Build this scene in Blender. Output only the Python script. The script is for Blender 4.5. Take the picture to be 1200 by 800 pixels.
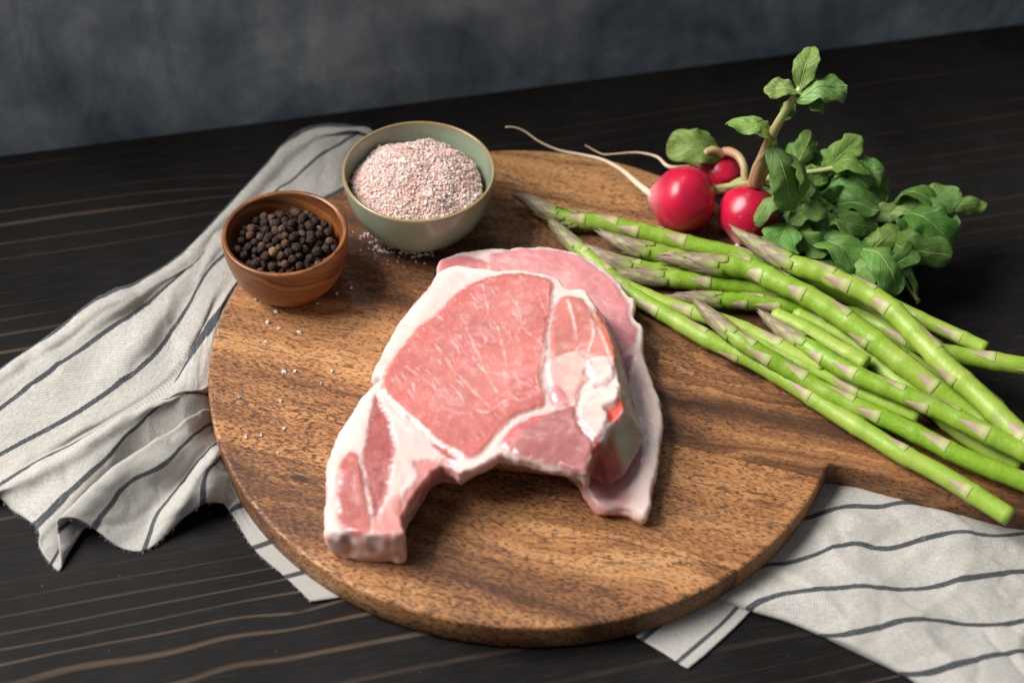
import bpy, bmesh, math, random
import numpy as np
from mathutils import Vector, Matrix, noise
from mathutils.geometry import delaunay_2d_cdt
random.seed(7); RNG = np.random.default_rng(7)
for o in list(bpy.data.objects): bpy.data.objects.remove(o)
SC = bpy.context.scene; COL = SC.collection
D = {'cam': {'loc': [-0.00832,-0.54412,0.62738],'R': [0.999433,0.024889,0.022676],'U': [-0.03367,0.73879,0.673095],'F': [0.0,0.673476,-0.739209]},'front_top': [[-0.0422,0.0261,0.0641],[-0.0313,0.0249,0.065],[-0.0169,0.0221,0.0662],[-0.0049,0.0209,0.0672],[0.007,0.0176,0.0681],[0.0165,0.0116,0.0685],[0.0212,0.0056,0.0685],[0.031,0.0042,0.0693],[0.034,-0.001,0.0692],[0.0379,-0.0096,0.0688],[0.0423,-0.0216,0.0683],[0.0462,-0.0347,0.0676],[0.0477,-0.0489,0.0666],[0.0497,-0.0613,0.0658],[0.0509,-0.0695,0.0652],[0.0503,-0.0767,0.0646],[0.0443,-0.0853,0.0633],[0.0383,-0.0952,0.0619],[0.0355,-0.0993,0.0613],[0.0322,-0.1119,0.06],[0.0284,-0.1132,0.0595],[0.0152,-0.1101,0.0585],[0.0023,-0.1059,0.0576],[-0.0075,-0.1018,0.057],[-0.0128,-0.1024,0.0564],[-0.0192,-0.1063,0.0555],[-0.0265,-0.1104,0.0545],[-0.0329,-0.1115,0.0538],[-0.0381,-0.1078,0.0536],[-0.0424,-0.1072,0.0532],[-0.0479,-0.1126,0.0522],[-0.0534,-0.1207,0.051],[-0.0573,-0.1292,0.05],[-0.0595,-0.1365,0.0492],[-0.0582,-0.1457,0.0486],[-0.0636,-0.1465,0.048],[-0.0741,-0.1465,0.047],[-0.0847,-0.145,0.0461],[-0.091,-0.1453,0.0454],[-0.0966,-0.1428,0.0451],[-0.0979,-0.1367,0.0455],[-0.0988,-0.1182,0.0469],[-0.1,-0.1003,0.0482],[-0.097,-0.0874,0.0496],[-0.0908,-0.0715,0.0515],[-0.082,-0.0567,0.0535],[-0.0779,-0.0516,0.0543],[-0.0814,-0.0478,0.0543],[-0.079,-0.0385,0.0553],[-0.0734,-0.0213,0.0572],[-0.0663,-0.0068,0.0591],[-0.0568,0.0096,0.0613],[-0.0503,0.0217,0.0629]],
'front_flare': [[0.0378,0.0249,0.0415],[0.0444,0.0084,0.0415],[0.05,-0.0093,0.0415],[0.0536,-0.0234,0.0415],[0.0562,-0.0388,0.0415],[0.0583,-0.0538,0.0415],[0.0626,-0.0741,0.0415],[0.0592,-0.0856,0.0415],[0.051,-0.1012,0.0415],[0.0443,-0.1069,0.0415],[0.0356,-0.1072,0.0415]],
'front_plane': [-0.095109,-0.080681,0.992192,0.065462],'rear_plane': [0.008917,-0.047006,0.998855,0.038519],'front_reg': {'loin': [[-0.0237,0.0143],[-0.0143,0.0173],[-0.0048,0.0175],[0.0047,0.0146],[0.0125,0.0099],[0.0133,0.0035],[0.0125,-0.007],[0.011,-0.0203],[0.0093,-0.0361],[0.008,-0.0557],[0.01,-0.0673],[0.0083,-0.0735],[-0.0005,-0.0766],[-0.0091,-0.0817],[-0.0154,-0.0904],[-0.0195,-0.0976],[-0.0236,-0.1036],[-0.03,-0.104],[-0.0368,-0.0996],[-0.0458,-0.0942],[-0.0529,-0.0861],[-0.0647,-0.0756],[-0.0716,-0.0672],[-0.0759,-0.0583],[-0.0748,-0.0472],[-0.069,-0.0331],[-0.0596,-0.0189],[-0.0486,-0.0075],[-0.0399,0.0042],[-0.0307,0.0109]],
'cap': [[0.0157,-0.0048],[0.0213,-0.0014],[0.0294,-0.0042],[0.0362,-0.0154],[0.0413,-0.0273],[0.0444,-0.038],[0.0416,-0.0425],[0.0326,-0.0393],[0.0259,-0.0373],[0.018,-0.0399],[0.0137,-0.0406],[0.0118,-0.0305],[0.0125,-0.0159]],
'side_red': [[0.0363,-0.0095],[0.0401,-0.0171],[0.0445,-0.0303],[0.0471,-0.046],[0.0455,-0.0477],[0.0426,-0.036],[0.0391,-0.0243],[0.0351,-0.0139]],
'joint': [[0.0113,-0.0447],[0.018,-0.0421],[0.0259,-0.039],[0.0326,-0.0441],[0.0308,-0.051],[0.0325,-0.0552],[0.0281,-0.0606],[0.0269,-0.0714],[0.0225,-0.0713],[0.0148,-0.0696],[0.0125,-0.0614],[0.0102,-0.053]],
'joint2': [[0.0337,-0.0441],[0.0434,-0.0425],[0.0464,-0.0488],[0.0436,-0.057],[0.0369,-0.0609],[0.0325,-0.0607],[0.0336,-0.0553],[0.0317,-0.051]],
'lean_tri': [[0.0125,-0.0614],[0.0181,-0.0602],[0.0225,-0.0686],[0.0204,-0.072],[0.0137,-0.071]],
'knob': [[0.0263,-0.0781],[0.0292,-0.0674],[0.0347,-0.0622],[0.0435,-0.0611],[0.0492,-0.0632],[0.0467,-0.0721],[0.0411,-0.0754],[0.0433,-0.08],[0.0383,-0.0937],[0.0334,-0.0935],[0.0284,-0.0861]],
'marrow': [[0.0416,-0.0754],[0.0456,-0.072],[0.0505,-0.0676],[0.0512,-0.0749],[0.0454,-0.0827],[0.0432,-0.0834]],
'vert': [[-0.0119,-0.0968],[-0.0079,-0.0875],[-0.0004,-0.0812],[0.0105,-0.077],[0.0236,-0.0726],[0.0263,-0.0794],[0.0284,-0.0874],[0.0334,-0.0948],[0.0344,-0.0972],[0.0313,-0.1118],[0.0258,-0.1132],[0.0152,-0.1093],[0.0023,-0.1049],[-0.0064,-0.1011]],
'vert_red': [[-0.0109,-0.0947],[-0.0064,-0.0863],[0.004,-0.08],[0.0116,-0.0776],[0.0062,-0.0832],[-0.0024,-0.0882],[-0.0077,-0.0928],[-0.0082,-0.0979]],
'redside': [[0.0349,-0.0962],[0.0383,-0.0952],[0.0477,-0.0986],[0.0496,-0.1073],[0.0482,-0.1163],[0.0342,-0.1174],[0.0313,-0.1131]],
'bellyA': [[-0.0792,-0.0623],[-0.0745,-0.0699],[-0.069,-0.0829],[-0.066,-0.0962],[-0.0672,-0.1064],[-0.0673,-0.1203],[-0.0709,-0.1338],[-0.0725,-0.1405],[-0.0763,-0.1263],[-0.0821,-0.1098],[-0.0818,-0.0931],[-0.0808,-0.0745]],
'bellyB': [[-0.0937,-0.1233],[-0.0934,-0.1057],[-0.0893,-0.0981],[-0.085,-0.1021],[-0.0806,-0.1162],[-0.076,-0.1336],[-0.0746,-0.1448],[-0.0847,-0.145],[-0.0913,-0.1386]],
'sliver': [[-0.0484,-0.0941],[-0.0436,-0.0943],[-0.0372,-0.1001],[-0.0332,-0.1049],[-0.0398,-0.1032],[-0.0455,-0.0983]],
'archred': [[-0.0559,-0.1055],[-0.0491,-0.1039],[-0.0387,-0.1037],[-0.0331,-0.1074],[-0.0329,-0.1112],[-0.038,-0.1083],[-0.0424,-0.1077],[-0.0479,-0.1133],[-0.0533,-0.1219],[-0.0572,-0.1302],[-0.0591,-0.1365],[-0.062,-0.134],[-0.0598,-0.1242],[-0.0532,-0.1132]],
'footred': [[-0.0748,-0.1385],[-0.0709,-0.1338],[-0.0621,-0.1242],[-0.0591,-0.1365],[-0.0582,-0.1457],[-0.0731,-0.1458]]},'front_lines': [[[-0.0797,-0.0568,0.0537],[-0.0747,-0.0625,0.0537],[-0.0601,-0.0779,0.0539],[-0.0413,-0.0969,0.0541],[-0.03,-0.105,0.0546],[-0.0194,-0.1015,0.0559],[-0.0132,-0.0926,0.0572],[-0.0047,-0.0824,0.0588],[0.0105,-0.0735,0.061],[0.0236,-0.0699,0.0626]],[[-0.0833,-0.1034,0.0496],[-0.0795,-0.1137,0.0491],[-0.0758,-0.1263,0.0484],[-0.0741,-0.1361,0.0478],[-0.0737,-0.1458,0.0471]],[[0.0133,0.002,0.0674],[0.0117,-0.0189,0.0656],[0.0089,-0.039,0.0637],[0.008,-0.0557,0.0622],[0.0115,-0.0709,0.0613]],[[0.0317,-0.0003,0.069],[0.0373,-0.0199,0.0679],[0.0438,-0.0417,0.0668]],[[0.0213,-0.0044,0.0677],[0.0247,-0.0194,0.0668],[0.027,-0.0354,0.0657]],[[0.0328,-0.0079,0.0685],[0.035,-0.0256,0.0672],[0.0326,-0.0376,0.0661]],[[-0.0709,-0.1338,0.0483],[-0.0653,-0.1241,0.0496],[-0.0618,-0.1142,0.0508]],[[0.0149,-0.083,0.0607],[0.0215,-0.0937,0.0604],[0.0194,-0.1064,0.0592]]],
'front_streaks': [[[-0.0368,-0.011,0.0616],[-0.0276,-0.0347,0.0605],[-0.0212,-0.0519,0.0597],[-0.0152,-0.0645,0.0593]],[[-0.0064,-0.0152,0.0641],[-0.0016,-0.0227,0.064],[0.01,-0.0362,0.064]],[[-0.0167,-0.0192,0.0628],[-0.0127,-0.0353,0.0619],[-0.0099,-0.0551,0.0605]],[[-0.0531,-0.048,0.057],[-0.0433,-0.0608,0.0569],[-0.0385,-0.0665,0.0569]],[[-0.0647,-0.0447,0.0561],[-0.055,-0.0535,0.0564],[-0.0431,-0.0649,0.0566]],[[-0.0067,-0.0032,0.0651],[-0.0041,-0.0153,0.0643],[-0.005,-0.024,0.0635]],[[0.0049,0.0023,0.0666],[0.0086,-0.0099,0.066],[0.0116,-0.0159,0.0658]],[[-0.0259,0.0098,0.0643],[-0.0231,-0.0025,0.0636],[-0.0215,-0.0146,0.0627]],[[-0.0123,-0.0494,0.0608],[-0.0096,-0.0634,0.0599],[0.0017,-0.0746,0.0601]],[[-0.0272,-0.0433,0.0598],[-0.0213,-0.0505,0.0598],[-0.0111,-0.0523,0.0607]],[[-0.009,-0.0468,0.0613],[-0.0031,-0.0581,0.061],[0.0059,-0.0612,0.0616]],[[-0.037,-0.0513,0.0583],[-0.0275,-0.0627,0.0582],[-0.0182,-0.0739,0.0582]],[[-0.0496,-0.031,0.0587],[-0.042,-0.0427,0.0585],[-0.0369,-0.0541,0.058]],[[0.0034,-0.0472,0.0625],[0.0058,-0.0584,0.0618],[0.0082,-0.0667,0.0613]],[[-0.0709,-0.0529,0.0549],[-0.0637,-0.0587,0.0551],[-0.0573,-0.0699,0.0548]],[[-0.027,-0.0736,0.0574],[-0.0203,-0.0765,0.0578],[-0.0095,-0.0688,0.0595]]],
'rear_top': [[-0.0748,-0.0046,0.039],[-0.0705,0.0082,0.0396],[-0.064,0.0198,0.0401],[-0.0582,0.0316,0.0406],[-0.0536,0.0425,0.041],[-0.053,0.0527,0.0415],[-0.0477,0.0571,0.0417],[-0.0391,0.0617,0.0418],[-0.0253,0.0639,0.0418],[-0.0127,0.0642,0.0417],[0.005,0.0662,0.0416],[0.0202,0.065,0.0414],[0.0353,0.0586,0.041],[0.0502,0.0441,0.0402],[0.0585,0.0306,0.0395],[0.0621,0.0282,0.0393],[0.061,0.0151,0.0387],[0.0659,0.008,0.0384],[0.0661,-0.0005,0.038],[0.0646,-0.0092,0.0376],[0.0698,-0.0308,0.0365],[0.0741,-0.0511,0.0355],[0.0725,-0.0738,0.0344],[0.0677,-0.0985,0.0333],[0.0635,-0.1172,0.0325],[0.0514,-0.1139,0.0327],[0.0382,-0.1135,0.0329],[0.0339,-0.1059,0.0333],[0.03,-0.1002,0.0336],[0.0218,-0.0899,0.0341],[0.0025,-0.0744,0.035],[-0.0249,-0.0701,0.0355],[-0.0529,-0.0573,0.0363],[-0.0736,-0.0344,0.0376],[-0.079,-0.0202,0.0383]],
'rear_reg': {'loin': [[-0.0202,0.06],[-0.0,0.0632],[0.0202,0.0622],[0.034,0.0561],[0.0476,0.0423],[0.056,0.0278],[0.0587,0.0118],[0.0626,0.0041],[0.0599,-0.007],[0.0525,-0.0151],[0.0346,-0.0236],[0.0063,-0.025],[-0.0183,0.0046],[-0.0243,0.0367],[-0.0236,0.0502],[-0.022,0.0554]],
'end': [[-0.0519,0.0514],[-0.0456,0.0552],[-0.0351,0.0571],[-0.0255,0.0542],[-0.0236,0.0509],[-0.0284,0.0466],[-0.0419,0.0425],[-0.0524,0.0419]],
'left': [[-0.0756,-0.0031],[-0.0641,0.0208],[-0.0553,0.0367],[-0.049,0.0354],[-0.062,0.0087],[-0.0712,-0.0137],[-0.0778,-0.0202]],
'low': [[0.0273,-0.0964],[0.0339,-0.104],[0.0394,-0.1103],[0.0472,-0.1047],[0.0562,-0.0963],[0.0612,-0.0799],[0.0569,-0.0718],[0.0454,-0.0806]],
'dark': [[0.0525,-0.0166],[0.059,-0.0147],[0.0572,-0.0284],[0.0555,-0.0374],[0.0522,-0.0287]],
'tip': [[0.0339,-0.1053],[0.0393,-0.1116],[0.0525,-0.1118],[0.0548,-0.107],[0.0472,-0.1042]]},'rear_lines': [[[0.0612,-0.0054,0.0378],[0.055,-0.0134,0.0374],[0.0488,-0.0229,0.0371]],[[-0.0255,0.0552,0.0414],[-0.0227,0.0469,0.041],[-0.0232,0.0401,0.0407]]],
'towel_main': [(0,[[-0.3358,-0.0502,0.0016],[-0.3183,-0.0276,0.0016],[-0.3039,-0.0088,0.0016],[-0.2908,0.0077,0.0016],[-0.2761,0.0219,0.004],[-0.2596,0.0446,0.006],[-0.2477,0.0555,0.005],[-0.2354,0.069,0.0016],[-0.216,0.0926,0.0016],[-0.1972,0.1322,0.0016],[-0.181,0.1656,0.003],[-0.1678,0.1939,0.004],[-0.1606,0.2056,0.005],[-0.15,0.2143,0.005],[-0.1355,0.2157,0.006],[-0.1182,0.2163,0.004],[-0.1004,0.2111,0.0016]]),
(0.04,[[-0.3347,-0.0526,0.003],[-0.3029,-0.0113,0.003],[-0.2898,0.0052,0.003],[-0.2749,0.0187,0.006],[-0.2583,0.0406,0.008],[-0.2464,0.0514,0.007],[-0.2346,0.0662,0.003],[-0.2152,0.0896,0.003],[-0.1965,0.1291,0.003],[-0.1802,0.1617,0.005],[-0.167,0.1898,0.006],[-0.1592,0.2005,0.007],[-0.1487,0.2092,0.007],[-0.1348,0.2105,0.008],[-0.1177,0.2121,0.006],[-0.1001,0.2084,0.0016]]),
(0.5,[[-0.3305,-0.0663,0.003],[-0.3129,-0.0444,0.004],[-0.2986,-0.0262,0.004],[-0.2799,-0.0028,0.005],[-0.2653,0.0107,0.007],[-0.2525,0.024,0.011],[-0.2379,0.0387,0.011],[-0.2253,0.0614,0.006],[-0.2059,0.083,0.004],[-0.1942,0.1153,0.004],[-0.1726,0.1472,0.004],[-0.1567,0.1763,0.006],[-0.1442,0.1927,0.009],[-0.1284,0.2045,0.008],[-0.1151,0.2144,0.005],[-0.0994,0.2003,0.0016]]),
(1,[[-0.3273,-0.0768,0.003],[-0.31,-0.0558,0.003],[-0.2953,-0.0397,0.003],[-0.2702,-0.0083,0.005],[-0.2521,0.012,0.007],[-0.2401,0.0263,0.007],[-0.2314,0.0391,0.005],[-0.2203,0.0602,0.003],[-0.2115,0.0747,0.003],[-0.2025,0.0938,0.004],[-0.1972,0.1104,0.004],[-0.1811,0.1296,0.004],[-0.1619,0.1508,0.005],[-0.1472,0.1693,0.008],[-0.1387,0.1836,0.008],[-0.1235,0.2009,0.006],[-0.1122,0.2139,0.004],[-0.0977,0.1933,0.0016]]),
(1.5,[[-0.3235,-0.0894,0.003],[-0.3056,-0.0711,0.003],[-0.2907,-0.0567,0.003],[-0.2681,-0.0329,0.003],[-0.2508,-0.0129,0.003],[-0.2309,0.0031,0.009],[-0.2206,0.0168,0.01],[-0.2139,0.0413,0.005],[-0.2046,0.0683,0.003],[-0.1964,0.09,0.005],[-0.1793,0.1176,0.004],[-0.1603,0.1374,0.003],[-0.143,0.1565,0.006],[-0.1283,0.1746,0.005],[-0.1132,0.1925,0.0016],[-0.0956,0.189,0.0016]]),
(2,[[-0.3198,-0.1029,0.0016],[-0.3022,-0.0845,0.0016],[-0.2871,-0.0714,0.002],[-0.2756,-0.0613,0.002],[-0.254,-0.0421,0.002],[-0.2363,-0.0232,0.003],[-0.2205,-0.0039,0.004],[-0.2136,0.0118,0.004],[-0.2088,0.0287,0.003],[-0.204,0.0444,0.003],[-0.2012,0.0611,0.003],[-0.1973,0.0754,0.003],[-0.1913,0.087,0.003],[-0.1799,0.1029,0.003],[-0.1586,0.1245,0.003],[-0.1313,0.1446,0.003],[-0.1224,0.1545,0.002],[-0.1024,0.1687,0.0016]]),
(2.5,[[-0.3159,-0.1155,0.0016],[-0.2986,-0.097,0.0016],[-0.2834,-0.0842,0.003],[-0.2682,-0.0707,0.003],[-0.2488,-0.0537,0.003],[-0.2288,-0.0366,0.002],[-0.2109,-0.0168,0.002],[-0.2017,0.0016,0.004],[-0.1958,0.0198,0.005],[-0.1926,0.0362,0.004],[-0.1891,0.0602,0.003],[-0.1813,0.0764,0.002],[-0.168,0.0941,0.0016],[-0.1486,0.1098,0.0016],[-0.1217,0.1368,0.0016],[-0.1063,0.1499,0.0016]]),
(3,[[-0.3019,-0.1168,0.002],[-0.2891,-0.1045,0.004],[-0.2795,-0.096,0.006],[-0.2721,-0.0885,0.007],[-0.2634,-0.0789,0.007],[-0.2472,-0.0613,0.002],[-0.2273,-0.0444,0.001],[-0.2125,-0.0345,0.001],[-0.205,-0.0289,0.003],[-0.2003,-0.0182,0.005],[-0.1945,0.0043,0.005],[-0.1904,0.0231,0.004],[-0.185,0.0365,0.004],[-0.1816,0.055,0.002],[-0.1675,0.0722,0.0016],[-0.149,0.092,0.0016]]),
(3.3,[[-0.2838,-0.102,0.004],[-0.2771,-0.1006,0.007],[-0.2682,-0.0979,0.013],[-0.2558,-0.0897,0.017],[-0.2382,-0.0763,0.02],[-0.2192,-0.0582,0.022],[-0.2036,-0.0492,0.023],[-0.1934,-0.0418,0.022],[-0.1865,-0.0321,0.016],[-0.1834,-0.0192,0.01],[-0.1789,-0.0007,0.004],[-0.1743,0.0151,0.0016],[-0.1607,0.0259,0.0016]]),
(3.7,[[-0.269,-0.1086,0.0016],[-0.2632,-0.106,0.006],[-0.2549,-0.0987,0.011],[-0.238,-0.0878,0.017],[-0.2223,-0.0739,0.02],[-0.2107,-0.0614,0.022],[-0.1981,-0.0474,0.024],[-0.1901,-0.0407,0.023],[-0.1828,-0.0334,0.017],[-0.179,-0.0237,0.008],[-0.1745,-0.0148,0.0016],[-0.1603,-0.0109,0.0016]]),
(4,[[-0.2542,-0.1204,0.006],[-0.249,-0.1154,0.0085],[-0.244,-0.1099,0.011],[-0.2346,-0.0973,0.014],[-0.2273,-0.0877,0.016],[-0.2213,-0.0798,0.018],[-0.2148,-0.0677,0.02],[-0.2072,-0.0586,0.021],[-0.1997,-0.0497,0.023],[-0.1918,-0.042,0.023],[-0.1857,-0.0371,0.019],[-0.181,-0.0316,0.012],[-0.1753,-0.0245,0.0016],[-0.1608,-0.0238,0.0016]]),
(4.5,[[-0.2502,-0.1312,0.004],[-0.2447,-0.1227,0.006],[-0.2382,-0.1137,0.009],[-0.2291,-0.1001,0.009],[-0.2212,-0.0884,0.009],[-0.2123,-0.0759,0.009],[-0.2023,-0.0669,0.01],[-0.1933,-0.0609,0.012],[-0.1856,-0.053,0.013],[-0.1792,-0.0435,0.01],[-0.1725,-0.0326,0.0016],[-0.1595,-0.032,0.0016]]),
(5,[[-0.2425,-0.1399,0.001],[-0.2395,-0.1294,0.002],[-0.2349,-0.1137,0.003],[-0.2268,-0.0995,0.003],[-0.2182,-0.0861,0.003],[-0.2092,-0.073,0.003],[-0.2012,-0.0651,0.004],[-0.1926,-0.0587,0.007],[-0.1853,-0.0528,0.009],[-0.1783,-0.0449,0.008],[-0.172,-0.0357,0.0016],[-0.1592,-0.0345,0.0016]]),
(5.5,[[-0.2369,-0.1428,0.001],[-0.2356,-0.1345,0.002],[-0.2301,-0.119,0.003],[-0.2236,-0.1033,0.003],[-0.2152,-0.0884,0.004],[-0.2071,-0.075,0.005],[-0.199,-0.0668,0.007],[-0.191,-0.0598,0.01],[-0.1838,-0.0533,0.012],[-0.1776,-0.0447,0.01],[-0.1719,-0.0363,0.0016],[-0.1591,-0.0351,0.0016]]),
(6,[[-0.2402,-0.126,0.011],[-0.2348,-0.1188,0.011],[-0.2291,-0.1065,0.011],[-0.2214,-0.0952,0.012],[-0.2126,-0.0856,0.014],[-0.2037,-0.0781,0.016],[-0.1957,-0.0709,0.017],[-0.189,-0.0638,0.018],[-0.1824,-0.0563,0.018],[-0.1768,-0.0451,0.012],[-0.1718,-0.0369,0.0016],[-0.159,-0.0357,0.0016]]),
(6.3,[[-0.2395,-0.1232,0.017],[-0.2353,-0.1178,0.018],[-0.2259,-0.1047,0.02],[-0.2197,-0.0951,0.021],[-0.2121,-0.0877,0.022],[-0.2005,-0.077,0.023],[-0.1904,-0.0672,0.023],[-0.183,-0.0578,0.022],[-0.1775,-0.0449,0.014],[-0.1729,-0.0364,0.0016],[-0.159,-0.0357,0.0016]]),
(6.6,[[-0.2322,-0.1217,0.016],[-0.227,-0.1153,0.018],[-0.22,-0.105,0.02],[-0.2119,-0.0937,0.021],[-0.2023,-0.0844,0.022],[-0.1938,-0.0765,0.022],[-0.1857,-0.0662,0.022],[-0.1795,-0.0564,0.019],[-0.1757,-0.0446,0.01],[-0.1706,-0.0387,0.0016],[-0.1586,-0.0382,0.0016]]),
(7,[[-0.2227,-0.1228,0.009],[-0.2193,-0.116,0.011],[-0.2157,-0.1102,0.013],[-0.2114,-0.1015,0.015],[-0.2058,-0.0947,0.016],[-0.1983,-0.0907,0.017],[-0.1906,-0.0848,0.018],[-0.1849,-0.0759,0.018],[-0.1796,-0.0655,0.017],[-0.1747,-0.0511,0.009],[-0.169,-0.0424,0.0016],[-0.158,-0.0419,0.0016]]),
(7.5,[[-0.2104,-0.1282,0.002],[-0.2077,-0.1177,0.004],[-0.2055,-0.1091,0.006],[-0.2017,-0.1016,0.008],[-0.1961,-0.0948,0.009],[-0.189,-0.0878,0.01],[-0.1827,-0.0805,0.012],[-0.1768,-0.0711,0.013],[-0.1726,-0.0587,0.008],[-0.1679,-0.0491,0.0016],[-0.157,-0.0486,0.0016]]),
(8,[[-0.1964,-0.1296,0.001],[-0.1951,-0.1217,0.002],[-0.1939,-0.1137,0.003],[-0.1919,-0.1066,0.004],[-0.1878,-0.0988,0.005],[-0.1833,-0.0897,0.006],[-0.1785,-0.0813,0.008],[-0.1732,-0.0733,0.01],[-0.1696,-0.0637,0.007],[-0.1657,-0.0539,0.0016],[-0.1563,-0.0535,0.0016]]),
(8.4,[[-0.1873,-0.1221,0.003],[-0.1852,-0.1174,0.008],[-0.1825,-0.1132,0.013],[-0.1802,-0.1087,0.016],[-0.1775,-0.1023,0.018],[-0.1744,-0.0957,0.019],[-0.1707,-0.0887,0.019],[-0.1675,-0.08,0.016],[-0.1662,-0.0687,0.009],[-0.1636,-0.058,0.0016],[-0.1542,-0.0576,0.0016]]),
(8.7,[[-0.1779,-0.1133,0.008],[-0.1765,-0.1118,0.013],[-0.1752,-0.1099,0.018],[-0.1737,-0.106,0.021],[-0.1722,-0.1006,0.022],[-0.1696,-0.093,0.021],[-0.167,-0.0863,0.019],[-0.1654,-0.0778,0.014],[-0.1641,-0.0688,0.007],[-0.1612,-0.0615,0.0016],[-0.1518,-0.0611,0.0016]]),
(9,[[-0.1678,-0.1077,0.013],[-0.1676,-0.1065,0.016],[-0.1677,-0.1032,0.019],[-0.168,-0.0984,0.02],[-0.1675,-0.0914,0.019],[-0.1661,-0.0853,0.017],[-0.1648,-0.0774,0.012],[-0.1631,-0.0698,0.006],[-0.1592,-0.065,0.0016],[-0.1499,-0.0646,0.0016]]),
(9.4,[[-0.1603,-0.1035,0.01],[-0.1601,-0.1005,0.012],[-0.1602,-0.0962,0.013],[-0.1604,-0.0904,0.012],[-0.16,-0.0836,0.009],[-0.1595,-0.0763,0.004],[-0.1557,-0.0726,0.0016],[-0.1464,-0.0722,0.0016]]),
(10,[[-0.1552,-0.1044,0.003],[-0.1536,-0.1026,0.003],[-0.152,-0.1015,0.003],[-0.1501,-0.0996,0.002],[-0.1474,-0.0969,0.0016],[-0.1441,-0.0945,0.0016],[-0.1389,-0.092,0.0016]]),
(11,[[-0.1398,-0.1262,0.0016],[-0.1369,-0.125,0.0016],[-0.1336,-0.1233,0.0016],[-0.1302,-0.1215,0.0016],[-0.126,-0.1192,0.0016],[-0.1197,-0.1162,0.0016]]),
(12,[[-0.1206,-0.1433,0.0016],[-0.1173,-0.1421,0.0016],[-0.1139,-0.1409,0.0016],[-0.1101,-0.1392,0.0016],[-0.1051,-0.1369,0.0016],[-0.0988,-0.1341,0.0016]]),
(12.75,[[-0.1062,-0.157,0.0016],[-0.1028,-0.1566,0.0016],[-0.0986,-0.1557,0.0016],[-0.0926,-0.1544,0.0016],[-0.0867,-0.1522,0.0016],[-0.0783,-0.1488,0.0016]])],'towel_end': [(0,[[0.1363,-0.0803,0.0012],[0.1484,-0.0752,0.0012],[0.1627,-0.0717,0.002],[0.1818,-0.0692,0.002],[0.2005,-0.0696,0.002],[0.2199,-0.0667,0.0016],[0.2389,-0.0659,0.0016],[0.267,-0.0665,0.0016],[0.3131,-0.0704,0.0016]]),
(0.6,[[0.1279,-0.0954,0.0012],[0.1423,-0.0892,0.0012],[0.1541,-0.0859,0.002],[0.1685,-0.0803,0.003],[0.1802,-0.0783,0.004],[0.1991,-0.0773,0.003],[0.2186,-0.074,0.002],[0.2369,-0.0764,0.0016],[0.264,-0.081,0.0016],[0.3109,-0.0791,0.0016]]),
(1,[[0.1225,-0.1045,0.0012],[0.1388,-0.0994,0.002],[0.1531,-0.0967,0.003],[0.1658,-0.0925,0.004],[0.1762,-0.0894,0.005],[0.1928,-0.0887,0.005],[0.2056,-0.0852,0.004],[0.2188,-0.0851,0.003],[0.2389,-0.0887,0.003],[0.2616,-0.0906,0.003],[0.3085,-0.0888,0.0016]]),
(1.5,[[0.1143,-0.121,0.0012],[0.1281,-0.1157,0.002],[0.1465,-0.1113,0.003],[0.1602,-0.1067,0.005],[0.1761,-0.1021,0.008],[0.1923,-0.1028,0.006],[0.209,-0.0982,0.006],[0.2257,-0.0937,0.006],[0.2462,-0.097,0.004],[0.2691,-0.0971,0.004],[0.3071,-0.0945,0.0016]]),
(2,[[0.1063,-0.1382,0.0012],[0.1154,-0.1331,0.002],[0.1278,-0.1275,0.003],[0.1403,-0.1256,0.004],[0.1521,-0.1221,0.005],[0.1642,-0.1169,0.006],[0.176,-0.1144,0.007],[0.1932,-0.1161,0.005],[0.2112,-0.1109,0.007],[0.2293,-0.1065,0.008],[0.2475,-0.106,0.006],[0.2671,-0.1036,0.006],[0.3052,-0.099,0.004]]),
(2.5,[[0.1004,-0.1465,0.001],[0.1037,-0.1456,0.003],[0.1143,-0.1427,0.004],[0.1299,-0.1386,0.005],[0.1457,-0.134,0.006],[0.1614,-0.1304,0.007],[0.1736,-0.1286,0.009],[0.1927,-0.1295,0.006],[0.2105,-0.1265,0.008],[0.2262,-0.1218,0.009],[0.2445,-0.1197,0.007],[0.2643,-0.1161,0.006],[0.3023,-0.1105,0.004]]),
(3,[[0.119,-0.1539,0.001],[0.1168,-0.1543,0.004],[0.1206,-0.1524,0.006],[0.1259,-0.1498,0.007],[0.136,-0.147,0.008],[0.1482,-0.1456,0.009],[0.1718,-0.1421,0.009],[0.1833,-0.1421,0.008],[0.1958,-0.142,0.007],[0.2103,-0.1405,0.008],[0.223,-0.1377,0.01],[0.2413,-0.1332,0.009],[0.2618,-0.1278,0.006],[0.2995,-0.1219,0.004]]),
(3.5,[[0.1371,-0.1597,0.001],[0.1349,-0.1596,0.004],[0.1407,-0.1586,0.006],[0.1491,-0.158,0.008],[0.1617,-0.1577,0.01],[0.1725,-0.1555,0.011],[0.1863,-0.1527,0.009],[0.1996,-0.152,0.008],[0.2132,-0.1504,0.007],[0.2279,-0.1501,0.009],[0.2414,-0.1475,0.009],[0.2582,-0.1431,0.007],[0.2958,-0.1366,0.004]]),
(4,[[0.1551,-0.1683,0.001],[0.1525,-0.1678,0.004],[0.1567,-0.1693,0.006],[0.1628,-0.1696,0.007],[0.1711,-0.1686,0.009],[0.1797,-0.1664,0.01],[0.1929,-0.1626,0.011],[0.2104,-0.1607,0.009],[0.2253,-0.1608,0.006],[0.2419,-0.1607,0.007],[0.2549,-0.1583,0.007],[0.2928,-0.1485,0.004]]),
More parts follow.
